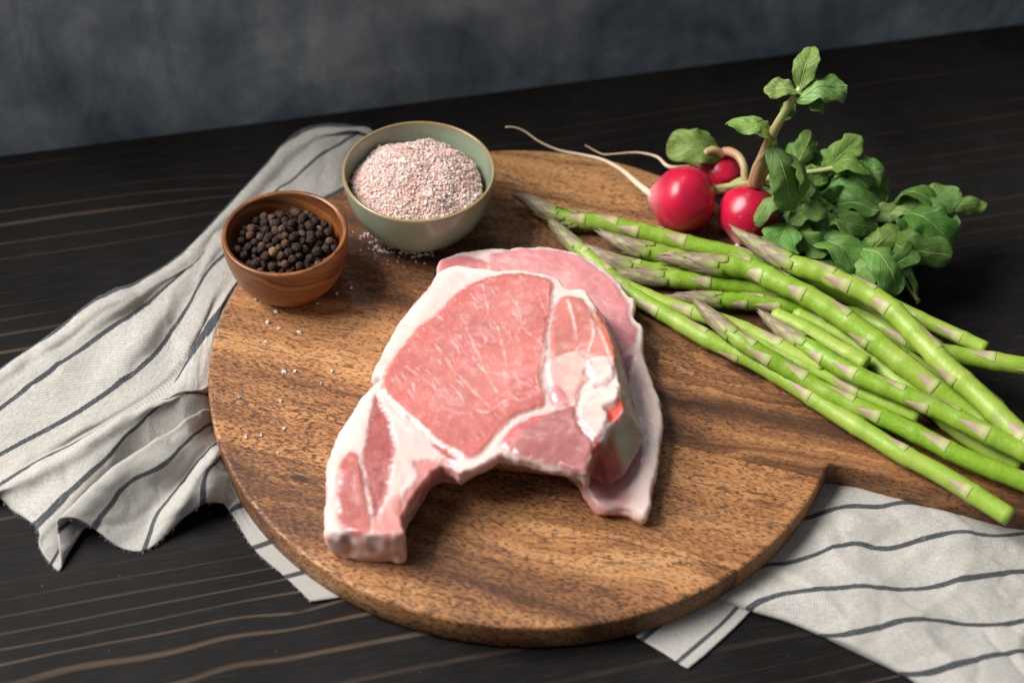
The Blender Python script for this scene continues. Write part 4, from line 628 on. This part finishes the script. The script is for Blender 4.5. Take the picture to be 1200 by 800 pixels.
    for j in range(1, lv + 1):
        h = j / lv; bul = math.sin(math.pi * h) * .0016
        inf = ss(ti, 8., 9.) * ss(ti, 18.4, 17.6) if flare is not None else np.zeros(n); P = Pt * (1 - h) + B * h; P[:, :2] += Nn * (bul * (1 - inf))[:, None]
        m1 = nz(P, 120., seed + 9); m2 = nz(P, 420., seed + 11); P[:, :2] += Nn * ((m1 * .0014 + m2 * .0004) * (1 - .65 * inf))[:, None]
        sc = np.array([side_col(ti[k], h) for k in range(n)]) * (1 + .16 * m1[:, None] + .10 * m2[:, None])
        e0 = ss(np.array([h]), 0, .12)[0]; sc = col[loop] * (1 - e0) + sc * e0
        st0 = sum(len(v) for v in V); V.append(P); C.append(sc); cur = np.arange(st0, st0 + n)
        for k in range(n): q = (k + 1) % n; faces.append((prev[k], cur[k], cur[q], prev[q])); fown.append(int(SIDE_PART(root, ti[k])))
        prev = cur
    faces.append(tuple(int(i) for i in prev)); fown.append(0)
    V = np.vstack(V); C = np.clip(np.vstack(C), .004, .95); fown = np.array(fown)
    if area_ > 0: faces = faces[:len(fo)] + [q[::-1] if len(q) == 4 else q for q in faces[len(fo):]]
    me = mesh('all', V, faces); bm = bmesh.new(); bm.from_mesh(me); bmesh.ops.recalc_face_normals(bm, faces=bm.faces[:]); bm.to_mesh(me); bm.free(); me.update()
    faces = [tuple(p.vertices) for p in me.polygons]; Nv = np.empty(len(V) * 3, np.float32); me.vertices.foreach_get('normal', Nv); Nv = Nv.reshape(-1, 3); bpy.data.meshes.remove(me)
    return V, faces, C, fown, Nv
def emit(root, names, V, faces, C, fown, Nv):
    for k, nm in enumerate(names):
        sel = np.where(fown == k)[0]
        if not len(sel): continue
        ids = np.unique(np.concatenate([np.array(faces[i]) for i in sel])); mp = np.full(len(V), -1); mp[ids] = np.arange(len(ids))
        nm, lab = nm if isinstance(nm, tuple) else (nm, None)
        me = mesh(nm, V[ids], [tuple(mp[list(faces[i])]) for i in sel], M_MEAT, col=C[ids]); me.normals_split_custom_set_from_vertices([tuple(map(float, v)) for v in Nv[ids]])
        o = link(nm, me, root)
        if lab: o['label'] = lab
def SIDE_PART(root, t): return root['_side'](t) if False else 0

front = empty('pork_chop', (-.02, -.03, ZB)); tag(front, 'thick raw bone-in pork chop with a white fat rim, lying uppermost', 'pork chop', 'raw pork chops on the cutting board')
rear = empty('pork_chop', (.03, .02, ZB)); tag(rear, 'thinner pale raw pork chop mostly hidden under the other chop', 'pork chop', 'raw pork chops on the cutting board')
PARTS_F = ['fat_rim', 'loin_muscle', 'cap_muscle', ('belly_muscle', 'dark red narrow belly muscle strip'), ('belly_muscle', 'pink belly muscle patch at the fat edge'), 'rib_bone', 'vertebra', 'bone_knob', 'marrow', 'bone_side']
A3 = np.array
F_COL = {'loin': (A3((.50, .146, .124)), .0016, .0009), 'cap': (A3((.52, .17, .135)), .0011, .0004), 'side_red': (A3((.72, .16, .085)), .0012, 0), 'joint': (A3((.70, .36, .32)), .0016, .0012), 'joint2': (A3((.74, .46, .42)), .0010, .0018), 'lean_tri': (A3((.62, .22, .23)), .001, 0),
 'knob': (A3((.70, .51, .45)), .0009, .0022), 'marrow': (A3((.74, .075, .045)), .0012, -.0012), 'vert': (A3((.38, .135, .130)), .0014, .0010), 'vert_red': (A3((.60, .14, .14)), .0012, 0), 'redside': (A3((.36, .045, .028)), .0012, -.0006),
 'bellyA': (A3((.34, .075, .068)), .0013, -.0008), 'bellyB': (A3((.41, .112, .094)), .0013, .0004), 'sliver': (A3((.46, .10, .09)), .0006, -.0002), 'archred': (A3((.62, .20, .18)), .003, -.0010), 'footred': (A3((.62, .25, .22)), .0028, 0)}
F_PART = {'loin': 1, 'cap': 2, 'side_red': 2, 'joint': 6, 'joint2': 6, 'lean_tri': 2, 'knob': 7, 'marrow': 8, 'vert': 6, 'vert_red': 6, 'redside': 9, 'bellyA': 3, 'bellyB': 4, 'sliver': 3, 'archred': 5, 'footred': 5}
SK = [(0, (.72, .56, .50)), (7.4, (.72, .52, .46)), (8.2, (.55, .34, .26)), (10, (.43, .34, .275)), (15.9, (.45, .355, .29)), (16.3, (.40, .075, .05)), (17.4, (.34, .04, .025)), (18.5, (.36, .16, .14)), (19.5, (.55, .38, .36)), (21.5, (.42, .22, .22)), (23, (.74, .52, .48)), (27, (.74, .46, .42)), (28.2, (.55, .16, .13)), (31, (.50, .17, .14)), (32.5, (.62, .40, .36)), (33.4, (.66, .36, .32)), (35, (.70, .33, .28)), (36, (.74, .52, .46)), (37, (.66, .27, .23)), (38.5, (.78, .55, .49)), (40, (.74, .60, .53)), (60, (.74, .60, .53))]
def side_f(t, h):
    c = np.array([np.interp(t, [k for k, _ in SK], [v[i] for _, v in SK]) for i in range(3)])
    if 33 < t < 39:
        k = .5 + .5 * math.sin(t * 4.3 + 2.2 * math.sin(h * 5 + t)); c = A3((.66, .30, .26)) * (1 - k) + A3((.78, .58, .52)) * k
    if 28 < t < 33: c = c * (1 - .55 * ss(np.array([h]), .45, .8)[0]) + np.array((.62, .48, .45)) * .5 * ss(np.array([h]), .45, .8)[0]
    if 8 < t < 16: c = c + np.array((.10, -.16, -.17)) * max(0, 1 - h / .16)
    return c
def SIDE_PART(root, t):
    if root is front: return 9 if 8.2 < t < 18.5 else 5 if 28 < t < 38.5 else 0
    return 0
WHT = (.74, .57, .51)
FL = [(L, .0019 if i == 0 else .0013, WHT) for i, L in enumerate(D['front_lines'])]; FL[0] = (D['front_lines'][0], .0014, (.74, .55, .49)); FL = FL[:7]
res = chop(front, D['front_top'], D['front_plane'], ((0, 18.4, 20, 26, 28.5, 33, 34, 38, 40, 60), (.0245, .022, .0125, .0135, .019, .026, .028, .028, .0245, .0245), (.0022, .0022, .005, .005, .003, .002, .0016, .0016, .0022, .0022)), D['front_reg'], F_COL, F_PART, FL, ('loin', D['front_streaks'], 70, -1.05), flare=(8.0, 18.2, D['front_flare']), side_col=side_f, seed=1.3)
emit(front, PARTS_F, *res)
PARTS_R = ['fat_rim', 'loin_muscle', 'end_muscle', 'tail_muscle']
R_COL = {'loin': (A3((.63, .275, .275)), .0015, .0004), 'end': (A3((.60, .20, .21)), .0012, 0), 'left': (A3((.60, .22, .23)), .0012, 0), 'low': (A3((.60, .19, .18)), .003, 0), 'dark': (A3((.48, .13, .16)), .0012, 0), 'tip': (A3((.72, .34, .31)), .004, 0)}
R_PART = {'loin': 1, 'end': 2, 'left': 2, 'low': 3, 'dark': 1, 'tip': 3}
def side_r(t, h): return np.array((.76, .52, .48)) if t < 25 or t > 38 else np.array((.62, .30, .27))
res = chop(rear, D['rear_top'], D['rear_plane'], ((0, 60), (.022, .022), (.0022, .0022)), D['rear_reg'], R_COL, R_PART, [(L, .0012, WHT) for L in D['rear_lines']], ('loin', [], 40, -.6), side_col=side_r, hstep=.001, seed=6.1, base_col=np.array((.70, .50, .455)))
emit(rear, PARTS_R, *res)

# ------------------------------------------------------------------ asparagus
M_SPEAR = mat_spear(); M_SCALE = mat_tint('asparagus scale leaf', .45, .35, 500., .25, (.20, .16, .07), .2)
def scale_mesh(kind):
    nu, nv = 6, 5; V = []; C = []
    for i in range(nu):
        x = i / (nu - 1)
        a = (.72 * (1 - x) ** .85) if kind == 0 else (.52 * math.sin(math.pi * (.26 + .74 * x)) ** 1.15 + .01)
        rho = (1.085 if kind == 0 else 1.14) - (.07 * x if kind == 0 else -.03 * math.sin(math.pi * x) + .06 * x)
        for j in range(nv):
            ph = a * (2 * j / (nv - 1) - 1); e = abs(2 * j / (nv - 1) - 1); rj = rho - .05 * e * e
            V.append((x, rj * math.sin(ph), rj * math.cos(ph)))
            if kind == 0: c = np.array((.46, .51, .18)) * (1 - ss(np.array([x]), .05, .45)[0]) + np.array((.37, .265, .185)) * ss(np.array([x]), .05, .45)[0]
            else: g = ss(np.array([x + .30 * e]), .12, .85)[0]; c = np.array((.30, .38, .075)) * (1 - g) + np.array((.225, .150, .125)) * g
            C.append(c)
    f = grid_faces(nu, nv)
    V += [(x - (.0 if k else 0), y * .9, zz * .9) for k, (x, y, zz) in enumerate(V[:nv])]; C += [C[0]] * nv
    b = nu * nv
    for j in range(nv - 1): f.append((b + j, b + j + 1, j + 1, j))
    return mesh('scale_leaf', V, f, M_SCALE, col=C)
SCALE = [scale_mesh(0), scale_mesh(1)]
LABELS = ['asparagus spear with its feathery opening tip nearest the salt bowl', 'thick pale asparagus spear lying uppermost beside the radish leaves', 'thick bright green asparagus spear crossing the middle of the bunch',
 'glossy wet-scaled asparagus spear in the lower middle of the bunch', 'asparagus spear whose cut end lies just above the board handle', 'pale tapering asparagus spear beside the dark pointed tip', 'lowest asparagus spear with its whole cut end over the board handle edge',
 'asparagus spear with the dark green pointed tip near the pork chop', 'thin asparagus spear under the thick one, leaving the picture at the right edge', 'asparagus spear with a blunt purple tip right behind the pork chop', 'asparagus tip just below the feathery spear, its stalk hidden',
 'short purplish asparagus tip touching the back of the pork chop', 'short pale asparagus spear with cut end in the middle of the bunch', 'shaded pale asparagus spear lying beneath the glossy wet-scaled one', 'asparagus cut end poking out under the thick bright green spear', 'dull green asparagus cut end resting on the dark table side']
for si, (r, tip, L) in enumerate(D['spears']):
    root = empty('asparagus_spear', L[len(L) // 2]); tag(root, LABELS[si], 'asparagus', 'asparagus spears in the loose bunch')
    P, ln = even(L, max(20, int(len(L) * 7))); m = len(P); s = np.linspace(0, ln, m)
    rad = np.full(m, r * .88) * (1 + .05 * np.array([noise.noise((q * 40, si * 3.1, 0)) for q in s])) * (.94 + .10 * s / ln)
    head = (.036, .046, .040, .038, .04, .04, .04, .034, .032, .038, .036, .034, .04, .04, .04, .04)[si] if tip else 0
    if tip:
        x = np.clip(s / head, 0, 1); rad = rad * np.where(s < head, .06 + .90 * np.sin(x * math.pi / 2) ** .8, 1)
        if si == 5: pass
    elif si in (5, 12, 13, 14, 15, 4): rad[0] *= .5
    # bract stations along the stalk
    stn = []; q = head + .004 if tip else .02; ang = RNG.uniform(0, 6.28)
    while q < ln - .012:
        stn.append((q, ang)); kk_ = len(stn); ang = math.radians((150, 60, 195, 105, 20)[(kk_ + si) % 5] + RNG.normal(0, 14)); q += min(.037, .009 + .12 * (q - head) ) * RNG.uniform(.85, 1.15) if tip else .028 * RNG.uniform(.8, 1.3)
    for q0, _ in stn: rad = rad * (1 + .085 * np.exp(-((s - q0 - .0012) / .0022) ** 2))
    V, f = tube(P, rad, 14)
    g1, g2 = A3((.165, .31, .012)), A3((.34, .44, .065))
    pale = [0, .55, .25, .12, .5, .75, .35, 0, .1, 0, .3, .2, .75, .6, .5, .55][si]; pl = np.clip(pale + .25 * (s / ln - .5), 0, 1); base = g1[None] * (1 - pl[:, None]) + g2[None] * pl[:, None]
    if tip: hd = ss(s, head, head * .5)[:, None]; base = base * (1 - hd) + A3((.24, .27, .07)) * hd
    C = np.repeat(base, 14, 0); uvs = np.c_[np.repeat(s * 40, 14), np.tile(np.arange(14) / 14., m)]
    st = obj('stalk', V, f, M_SPEAR, root, uv=uvs, col=C)
    if not (si in (10, 11)):
        e = P[-1] - P[-2]; e /= np.linalg.norm(e); rr = rad[-1] * .99; S = np.cross(e, (0, 0, 1.)); S /= np.linalg.norm(S); N = np.cross(S, e); n = 20
        Vd = [P[-1] + e * .0002] + [P[-1] + e * .00015 + rr * (math.cos(a) * S + math.sin(a) * N) for a in np.linspace(0, 6.283, n, endpoint=False)]
        obj('cut_end', Vd, [(0, k + 1, (k + 1) % n + 1) for k in range(n)], M_SPEAR, root, uv=[(0, 0)] * (n + 1), col=[(.42, .52, .15)] + [(.30, .44, .07)] * n)
    T, S, N = frames(P)
    def add(q, ang, length, kind, wid=1., flare=0.):
        def at(qq):
            i = np.interp(qq, s, np.arange(m)); a = int(min(i, m - 2)); w_ = i - a
            return P[a] * (1 - w_) + P[a + 1] * w_, T[a], S[a], N[a], rad[a] * (1 - w_) + rad[a + 1] * w_
        p, tg, sd, nn, rb = at(q); pe, _, _, _, re = at(max(0, q - length)); rb = max(rb, .0015)
        nrm = math.cos(ang) * sd + math.sin(ang) * nn; side = np.cross(nrm, -tg)
        ax = (pe - p) + nrm * (re - rb) * (.9 if kind else 1.)
        ax = ax + nrm * flare
        if q - length < 0: ax = ax + -tg * (length - q)
        o = bpy.data.objects.new('scale_leaf', SCALE[kind]); COL.objects.link(o); o.parent = root
        M = Matrix(((ax[0], side[0] * rb * wid, nrm[0] * rb, p[0]), (ax[1], side[1] * rb * wid, nrm[1] * rb, p[1]), (ax[2], side[2] * rb * wid, nrm[2] * rb, p[2]), (0, 0, 0, 1)))
        o.matrix_world = Matrix.Translation(-Vector(root.location)) @ M
    for k, (q, a) in enumerate(stn): add(q, a, RNG.uniform(.013, .018) if q > head + .02 else RNG.uniform(.010, .014), 0)
    if tip:
        nsc = 38; a = RNG.uniform(0, 6.28)
        for k in range(nsc):
            x = k / (nsc - 1); q = head * (1.02 - .90 * x ** 1.0); a += 2.399; add(q, a + RNG.normal(0, .1), RNG.uniform(.013, .018) * (1 - .45 * x), 1, 1.05, RNG.uniform(0, .0015))
        if si == 0:
            for k in range(22): add(RNG.uniform(.030, .052), RNG.uniform(0, 6.28), RNG.uniform(.006, .009), 1, .6, RNG.uniform(.002, .0045))

# ------------------------------------------------------------------ radishes
M_RAD = mat_radish(); M_ROOT = mat_tint('radish root', .5, .35, 400., .3, (.45, .30, .18), .2); M_STEM = mat_tint('radish stem', .42, .4, 260., .25, (.35, .08, .06), .2, .1); M_LEAF = mat_leaf()
RL = ['large round red radish with the longest thin white root', 'red radish with an upright leafy stalk, nearest the asparagus', 'red radish half hidden behind the large one, with an arched stem']
AX = [(-.93, .02, .10), (-.25, -.62, -.55), (-.80, .30, .10)]
rads = []
for i, (x, y, z, r) in enumerate(D['radish']):
    root = empty('radish', (x, y, ZB)); tag(root, RL[i], 'radish', 'radishes with leaves'); rads.append(root)
    ax = Vector(AX[i]).normalized(); q = Vector((0, 0, 1)).rotation_difference(ax); nu, nv = 30, 36; V = []; C = []
    for a in range(nu + 1):
        th = math.pi * a / nu; c, sn = math.cos(th), math.sin(th)
        ext = .16 * max(0, c) ** 14
        for b in range(nv):
            ph = 2 * math.pi * b / nv; w_ = 1 + .055 * noise.noise((c * 1.5 + i * 5, sn * math.cos(ph) * 1.5, sn * math.sin(ph) * 1.5))
            cr_ = -.10 * max(0, -c) ** 10
            p = Vector((sn * math.cos(ph) * w_, sn * math.sin(ph) * w_, c * (.97 * w_ + ext + cr_)))
            p = q @ p; V.append((x + p.x * r, y + p.y * r, z + p.z * r))
            k = max(0, c) ** 10; col = A3((.52, .008, .040)) * (1 - k) + A3((.80, .35, .38)) * k
            kk = max(0, -c) ** 22; C.append(col * (1 - kk) + A3((.42, .22, .12)) * kk)
    obj('bulb', V, grid_faces(nu + 1, nv, True), M_RAD, root, col=C)
    tl_ = D['tails'][i]; c0 = Vector((x, y, z)); t0 = Vector(tl_[0])
    st0 = c0 + ax * r * .99 if i != 2 else c0 + ax * r * .99
    if i == 1: tl_ = [list(c0 + ax * r * 1.0), list(c0 + ax * r * 1.25 + Vector((0, 0, .001))), list(c0 + ax * r * 1.5 + Vector((-.004, -.002, .004)))]; tl_ = [[a, b, max(cz, ZB + .002)] for a, b, cz in tl_]
    else: tl_ = [list(st0)] + tl_
    P, ln = even(tl_, 50); s = np.linspace(0, 1, 50); rr = r * (.085 * (1 - s) ** 2.2 + .045 * (1 - .55 * s)) * (1 + .10 * np.array([noise.noise((q_ * 30, i, 0)) for q_ in s])); V, f = tube(P, rr, 8)
    k = ss(s, 0, .12)[:, None]; C = np.repeat(A3((.70, .20, .25)) * (1 - k) + (A3((.70, .55, .38)) * (1 - .3 * s[:, None])) * k, 8, 0); obj('tail_root', V, f, M_ROOT, root, col=C)
for ow, r, L in D['stems']:
    P, ln = even(L, 44); s = np.linspace(0, 1, 44); V, f = tube(P, r * (1.15 - .55 * s), 9)
    red = np.clip(.62 - .60 * s + .35 * np.array([noise.noise((q_ * 6, r * 900, ow)) for q_ in s]), 0, 1)[:, None] if ow else np.full((44, 1), .08)
    C = np.repeat(A3((.34, .42, .16)) * (1 - red) + A3((.50, .15, .13)) * red, 9, 0); obj('stem', V, f, M_STEM, rads[ow], col=C)
def leaf(parent, b, t, wd, bulge, roll, dk, seed):
    b, t = np.array(b), np.array(t); ax = t - b; ln = np.linalg.norm(ax); T = ax / ln
    view = np.array(D['cam']['loc']) - (b + t) / 2; view /= np.linalg.norm(view); up = np.array((0, 0, .75)) + view * .6
    S = np.cross(T, up); S /= np.linalg.norm(S); N = np.cross(S, T); a = math.radians(roll); S, N = S * math.cos(a) + N * math.sin(a), N * math.cos(a) - S * math.sin(a)
    nu, nv = 30, 19; V = []; UV = []; rs = random.Random(seed); ph = [rs.uniform(0, 6.28) for _ in range(6)]; lob = rs.choice((5, 6, 7)); fold = rs.uniform(-.4, 1.3); rs2 = {1: rs.uniform(.04, .07 if dk < .13 else .19), -1: rs.uniform(.04, .07 if dk < .13 else .19)}
    for i in range(nu):
        x = .5 - .5 * math.cos(math.pi * i / (nu - 1)); prof = max(0, 1 - abs(2 * (.02 + .98 * x) ** 1.35 - 1) ** 2.6) ** .5
        for j in range(nv):
            e = 2 * j / (nv - 1) - 1
            side = 1 if e > 0 else -1
            sr = rs2[side]; edge = 1 + (sr * math.sin(x * lob * 2.9 + ph[side]) + .03 * math.sin(x * 31 + ph[2 + side])) * abs(e) ** 1.5
            hw = wd / 2 * max(prof, .02) * edge
            cup = -.30 * hw * e * e + .42 * hw * abs(e) * fold + .07 * ln * math.sin(x * 6 + ph[2]) * e * .8 + abs(e) ** 2 * wd * .06 * math.sin(x * 17 + ph[3] + side)
            arch = bulge * ln * math.sin(math.pi * x ** .9) + .02 * ln * math.sin(x * 9 + ph[4])
            xx = x + .02 * abs(e) * math.sin(x * 13 + ph[5])
            p = b + T * ln * xx + S * hw * e * (1 - .12 * e * e) + N * (arch + cup)
            puck = .0016 * noise.noise((p[0] * 120, p[1] * 120, p[2] * 120 + seed)) + .0007 * noise.noise((p[0] * 330, p[1] * 330, p[2] * 330 + seed)); p = p + N * puck
            p[2] = max(p[2], .0012); V.append(p); UV.append((x, e))
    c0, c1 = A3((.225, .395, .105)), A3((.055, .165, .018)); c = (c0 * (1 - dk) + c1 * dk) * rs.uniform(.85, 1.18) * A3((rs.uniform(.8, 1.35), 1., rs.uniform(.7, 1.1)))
    o = obj('leaf', V, grid_faces(nu, nv), M_LEAF, parent, uv=UV, col=np.tile(c, (len(V), 1))); md = o.modifiers.new('thickness', 'SOLIDIFY'); md.thickness = .00035; md.offset = 0
    mid = np.array([V[i * nv + nv // 2] for i in range(nu)]); Vm, fm = tube(mid + N * .0002, wd * .014 * (1.25 - np.linspace(0, 1, nu)) + .0002, 6)
    r_ = link('midrib', mesh('midrib', Vm, fm, M_STEM, col=np.tile(c * .6 + A3((.26, .37, .13)) * .4, (len(Vm), 1))), None); r_.parent = o; r_.matrix_parent_inverse = (Matrix.Translation(parent.location)).inverted() @ Matrix.Identity(4) if False else Matrix.Identity(4)
mr = random.Random(4); base_mass = [l for l in D['leaves'] if l[0] == 0][:26]
EXTRA = []
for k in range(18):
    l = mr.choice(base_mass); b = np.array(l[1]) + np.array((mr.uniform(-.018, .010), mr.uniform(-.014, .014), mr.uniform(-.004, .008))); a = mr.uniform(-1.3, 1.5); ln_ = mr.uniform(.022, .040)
    EXTRA.append((0, list(b), [b[0] + ln_ * math.cos(a), b[1] + ln_ * math.sin(a), max(.006, b[2] + mr.uniform(-.010, .014))], mr.uniform(.010, .027), mr.uniform(.15, .5), mr.uniform(-70, 70), mr.uniform(.55, .95)))  # dark filler leaves: deep green with the clump's shadow painted into the tint
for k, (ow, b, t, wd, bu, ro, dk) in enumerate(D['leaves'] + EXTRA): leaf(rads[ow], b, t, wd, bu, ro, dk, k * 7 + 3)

# ------------------------------------------------------------------ bowls
def bowl(name, loc, prof, mat, label, cat):
    V, f = lathe(prof); o = obj(name, [(x + loc[0], y + loc[1], z + loc[2]) for x, y, z in V], f, mat)
    me = o.data
    for v in me.vertices: v.co -= Vector(loc)
    o.location = loc; tag(o, label, cat); return o
px, py = -.1416, .0522
prof = [(.018, .0), (.0210, .0004), (.0232, .0018), (.0278, .0062), (.0321, .0135), (.0348, .0225), (.0360, .0310), (.0362, .0375), (.0360, .0392), (.0352, .0400), (.0340, .0398), (.0332, .0388), (.0326, .0340), (.0306, .0240), (.0260, .0140), (.0180, .0070), (.008, .0050), (.001, .0048)]
prof = [tuple(q) for q in cr(prof, 54)[0]]
bowl('pepper_bowl', (px, py, ZB), prof, mat_bowl_wood(), 'small reddish brown wooden bowl holding black peppercorns', 'bowl')
M_PEP = []
for k, (c1, c2) in enumerate((((.016, .010, .009), (.066, .042, .032)), ((.045, .025, .016), (.15, .085, .055)), ((.15, .085, .048), (.30, .18, .10)))):
    s = NT(('black', 'dark brown', 'tan')[k] + ' peppercorn skin'); P = s.coord(); nn_ = s.noise(P, 900., 3., .6); M_PEP.append(s.set(color=s.mix(s.mapr(nn_, .35, .65), c1, c2), rough=.62, spec=.10, normal=s.bump(nn_, .9, .0010)))
PEP = []
for k in range(6):
    bm = bmesh.new(); bmesh.ops.create_icosphere(bm, subdivisions=3, radius=.0028)
    for v in bm.verts:
        d = v.co.normalized(); v.co *= 1 + .14 * noise.noise(d * 2.2 + Vector((k * 9, 0, 0))) - .30 * abs(noise.noise(d * 4.2 + Vector((0, k * 7, 0))))
    me = bpy.data.meshes.new('peppercorn'); bm.to_mesh(me); bm.free(); me.materials.append(M_PEP[0 if k < 3 else 1 if k < 5 else 2]); me.polygons.foreach_set('use_smooth', np.ones(len(me.polygons), bool)); PEP.append(me)
PLAB = ['black wrinkled peppercorn in the heap inside the small wooden bowl'] * 3 + ['dark brown wrinkled peppercorn in the heap inside the small wooden bowl'] * 2 + ['pale tan peppercorn among the dark ones in the small wooden bowl']
PGRP = ['black peppercorns in the wooden bowl'] * 3 + ['dark brown peppercorns in the wooden bowl'] * 2 + ['pale tan peppercorns in the wooden bowl']
placed = []
def try_pep(layer, num, rmax, z0, mind):
    c = 0; tries = 0
    while c < num and tries < 9000:
        tries += 1; a = RNG.uniform(0, 6.283); d = rmax * math.sqrt(RNG.uniform(0, 1)); z = z0 + .0035 * (1 - (d / rmax) ** 2) + RNG.normal(0, .0005); p = np.array((px + d * math.cos(a), py + d * math.sin(a), z))
        if all(np.sum((p - q) ** 2) > mind ** 2 for q in placed): placed.append(p); c += 1
try_pep(0, 130, .0283, ZB + .0255, .0046); try_pep(1, 75, .0285, ZB + .0292, .0047); try_pep(2, 14, .018, ZB + .0325, .0047)
for p in placed:
    k = int(RNG.choice(6, p=(.27, .26, .24, .09, .08, .06))); o = bpy.data.objects.new('peppercorn', PEP[k]); COL.objects.link(o); o.location = p; o.rotation_euler = RNG.uniform(0, 6.28, 3); sc = RNG.uniform(.86, 1.14); o.scale = (sc, sc, sc); tag(o, PLAB[k], 'peppercorn', PGRP[k])
sx, sy = D['salt']
prof = [(.021, .0), (.0245, .0003), (.0270, .0016), (.0318, .0050), (.0412, .0130), (.0472, .0235), (.0506, .0345), (.0519, .0425), (.0522, .0452), (.0518, .0462), (.0508, .0464), (.0499, .0456), (.0490, .0405), (.0462, .0300), (.0405, .0195), (.0290, .0100), (.012, .0066), (.001, .0062)]
KS = .878; prof = [(r_ * KS, z_) for r_, z_ in cr(prof, 56)[0]]
bowl('salt_bowl', (sx, sy, ZB), prof, mat_glaze(), 'pale green glazed ceramic bowl filled with pink salt', 'bowl')
M_SALT = mat_salt()
def crystals(pts, sizes, seed):
    rs = np.random.default_rng(seed); V = []; Fc = []; C = []
    cube = np.array([(a, b, c) for a in (-1, 1) for b in (-1, 1) for c in (-1, 1)], float) * .5; fs = [(0, 1, 3, 2), (4, 6, 7, 5), (0, 4, 5, 1), (2, 3, 7, 6), (0, 2, 6, 4), (1, 5, 7, 3)]
    for p, sz in zip(pts, sizes):
        A_ = np.linalg.qr(rs.normal(size=(3, 3)))[0]; q = cube * rs.uniform(.55, 1.25, 3) * (1 + rs.uniform(-.5, .5, (8, 3))); q = q @ A_.T * sz + p; b = len(V); V += list(q); Fc += [tuple(b + i for i in f_) for f_ in fs]
        k = rs.random(); c = A3((.95, .84, .79)) if k < .54 else A3((.94, .66, .56)) if k < .86 else A3((.88, .52, .40)) if k < .95 else A3((.95, .92, .90)); C += [c * rs.uniform(.9, 1.05)] * 8
    return V, Fc, np.clip(C, 0, .95)
cxo, cyo = sx - .0025, sy - .0005
def mound(x, y):
    d = math.hypot(x - cxo, y - cyo) / (.0445 * KS)
    return ZB + .0355 + .0145 * (1 - d * d) + .0030 * noise.noise((x * 62, y * 62, 1.)) + .0012 * noise.noise((x * 160, y * 160, 5.)) - .0035 * math.exp(-(((x - cxo - .004) / .010) ** 2 + ((y - cyo + .006) / .010) ** 2))
pts = []; nr_, na = 24, 64; V = []
for i in range(nr_):
    for k in range(na):
        d = .0430 * KS * (i + .02) / (nr_ - 1); a = 2 * math.pi * k / na; x, y = cxo + d * math.cos(a), cyo + d * math.sin(a); V.append((x, y, mound(x, y) - .0003))
Cb = np.tile(A3((.82, .60, .54)), (len(V), 1)); fb = grid_faces(nr_, na, True)
while len(pts) < 9500:
    a = RNG.uniform(0, 6.283); d = .0458 * KS * math.sqrt(RNG.random()); x, y = cxo + d * math.cos(a), cyo + d * math.sin(a)
    if math.hypot(x - sx, y - sy) > .0462 * KS: continue
    pts.append((x, y, mound(x, y) + RNG.uniform(-.0012, .0004)))
Vc, fc, Cc = crystals(pts, np.clip(RNG.lognormal(math.log(.00090), .34, len(pts)), .0005, .0026), 3)
b0 = len(V); o = obj('salt', V + Vc, fb + [tuple(b0 + i for i in q) for q in fc], M_SALT, col=np.vstack([Cb, Cc]), smooth=False)
tag(o, 'coarse pink and white salt heaped in the green bowl', 'salt', kind='stuff')
sp = []
for _ in range(120):
    a = RNG.uniform(math.radians(190), math.radians(290)); d = .0218 + abs(RNG.normal(0, .0055)) + .010 * (a < math.radians(250)) * RNG.random(); sp.append((sx + d * math.cos(a), sy + d * math.sin(a), ZB + .0003))
Vc, fc, Cc = crystals(sp, np.clip(RNG.lognormal(math.log(.0009), .35, len(sp)), .0004, .0018), 5)
o = obj('spilled_salt', Vc, fc, M_SALT, col=np.clip(Cc * .5 + .45, 0, .95), smooth=False); tag(o, 'fine salt spilled on the board at the foot of the green bowl', 'salt', kind='stuff')
for k, (x, y) in enumerate(D['flakes']):
    Vc, fc, Cc = crystals([(0, 0, .0006)], [RNG.uniform(.0011, .0019)], 50 + k); o = obj('salt_crystal', Vc, fc, M_SALT, col=np.tile(A3((.85, .80, .77)), (8, 1)), smooth=False); o.location = (x, y, ZB); tag(o, 'single loose pale salt crystal lying on the bare wood of the board', 'salt crystal', 'loose salt crystals on the board')
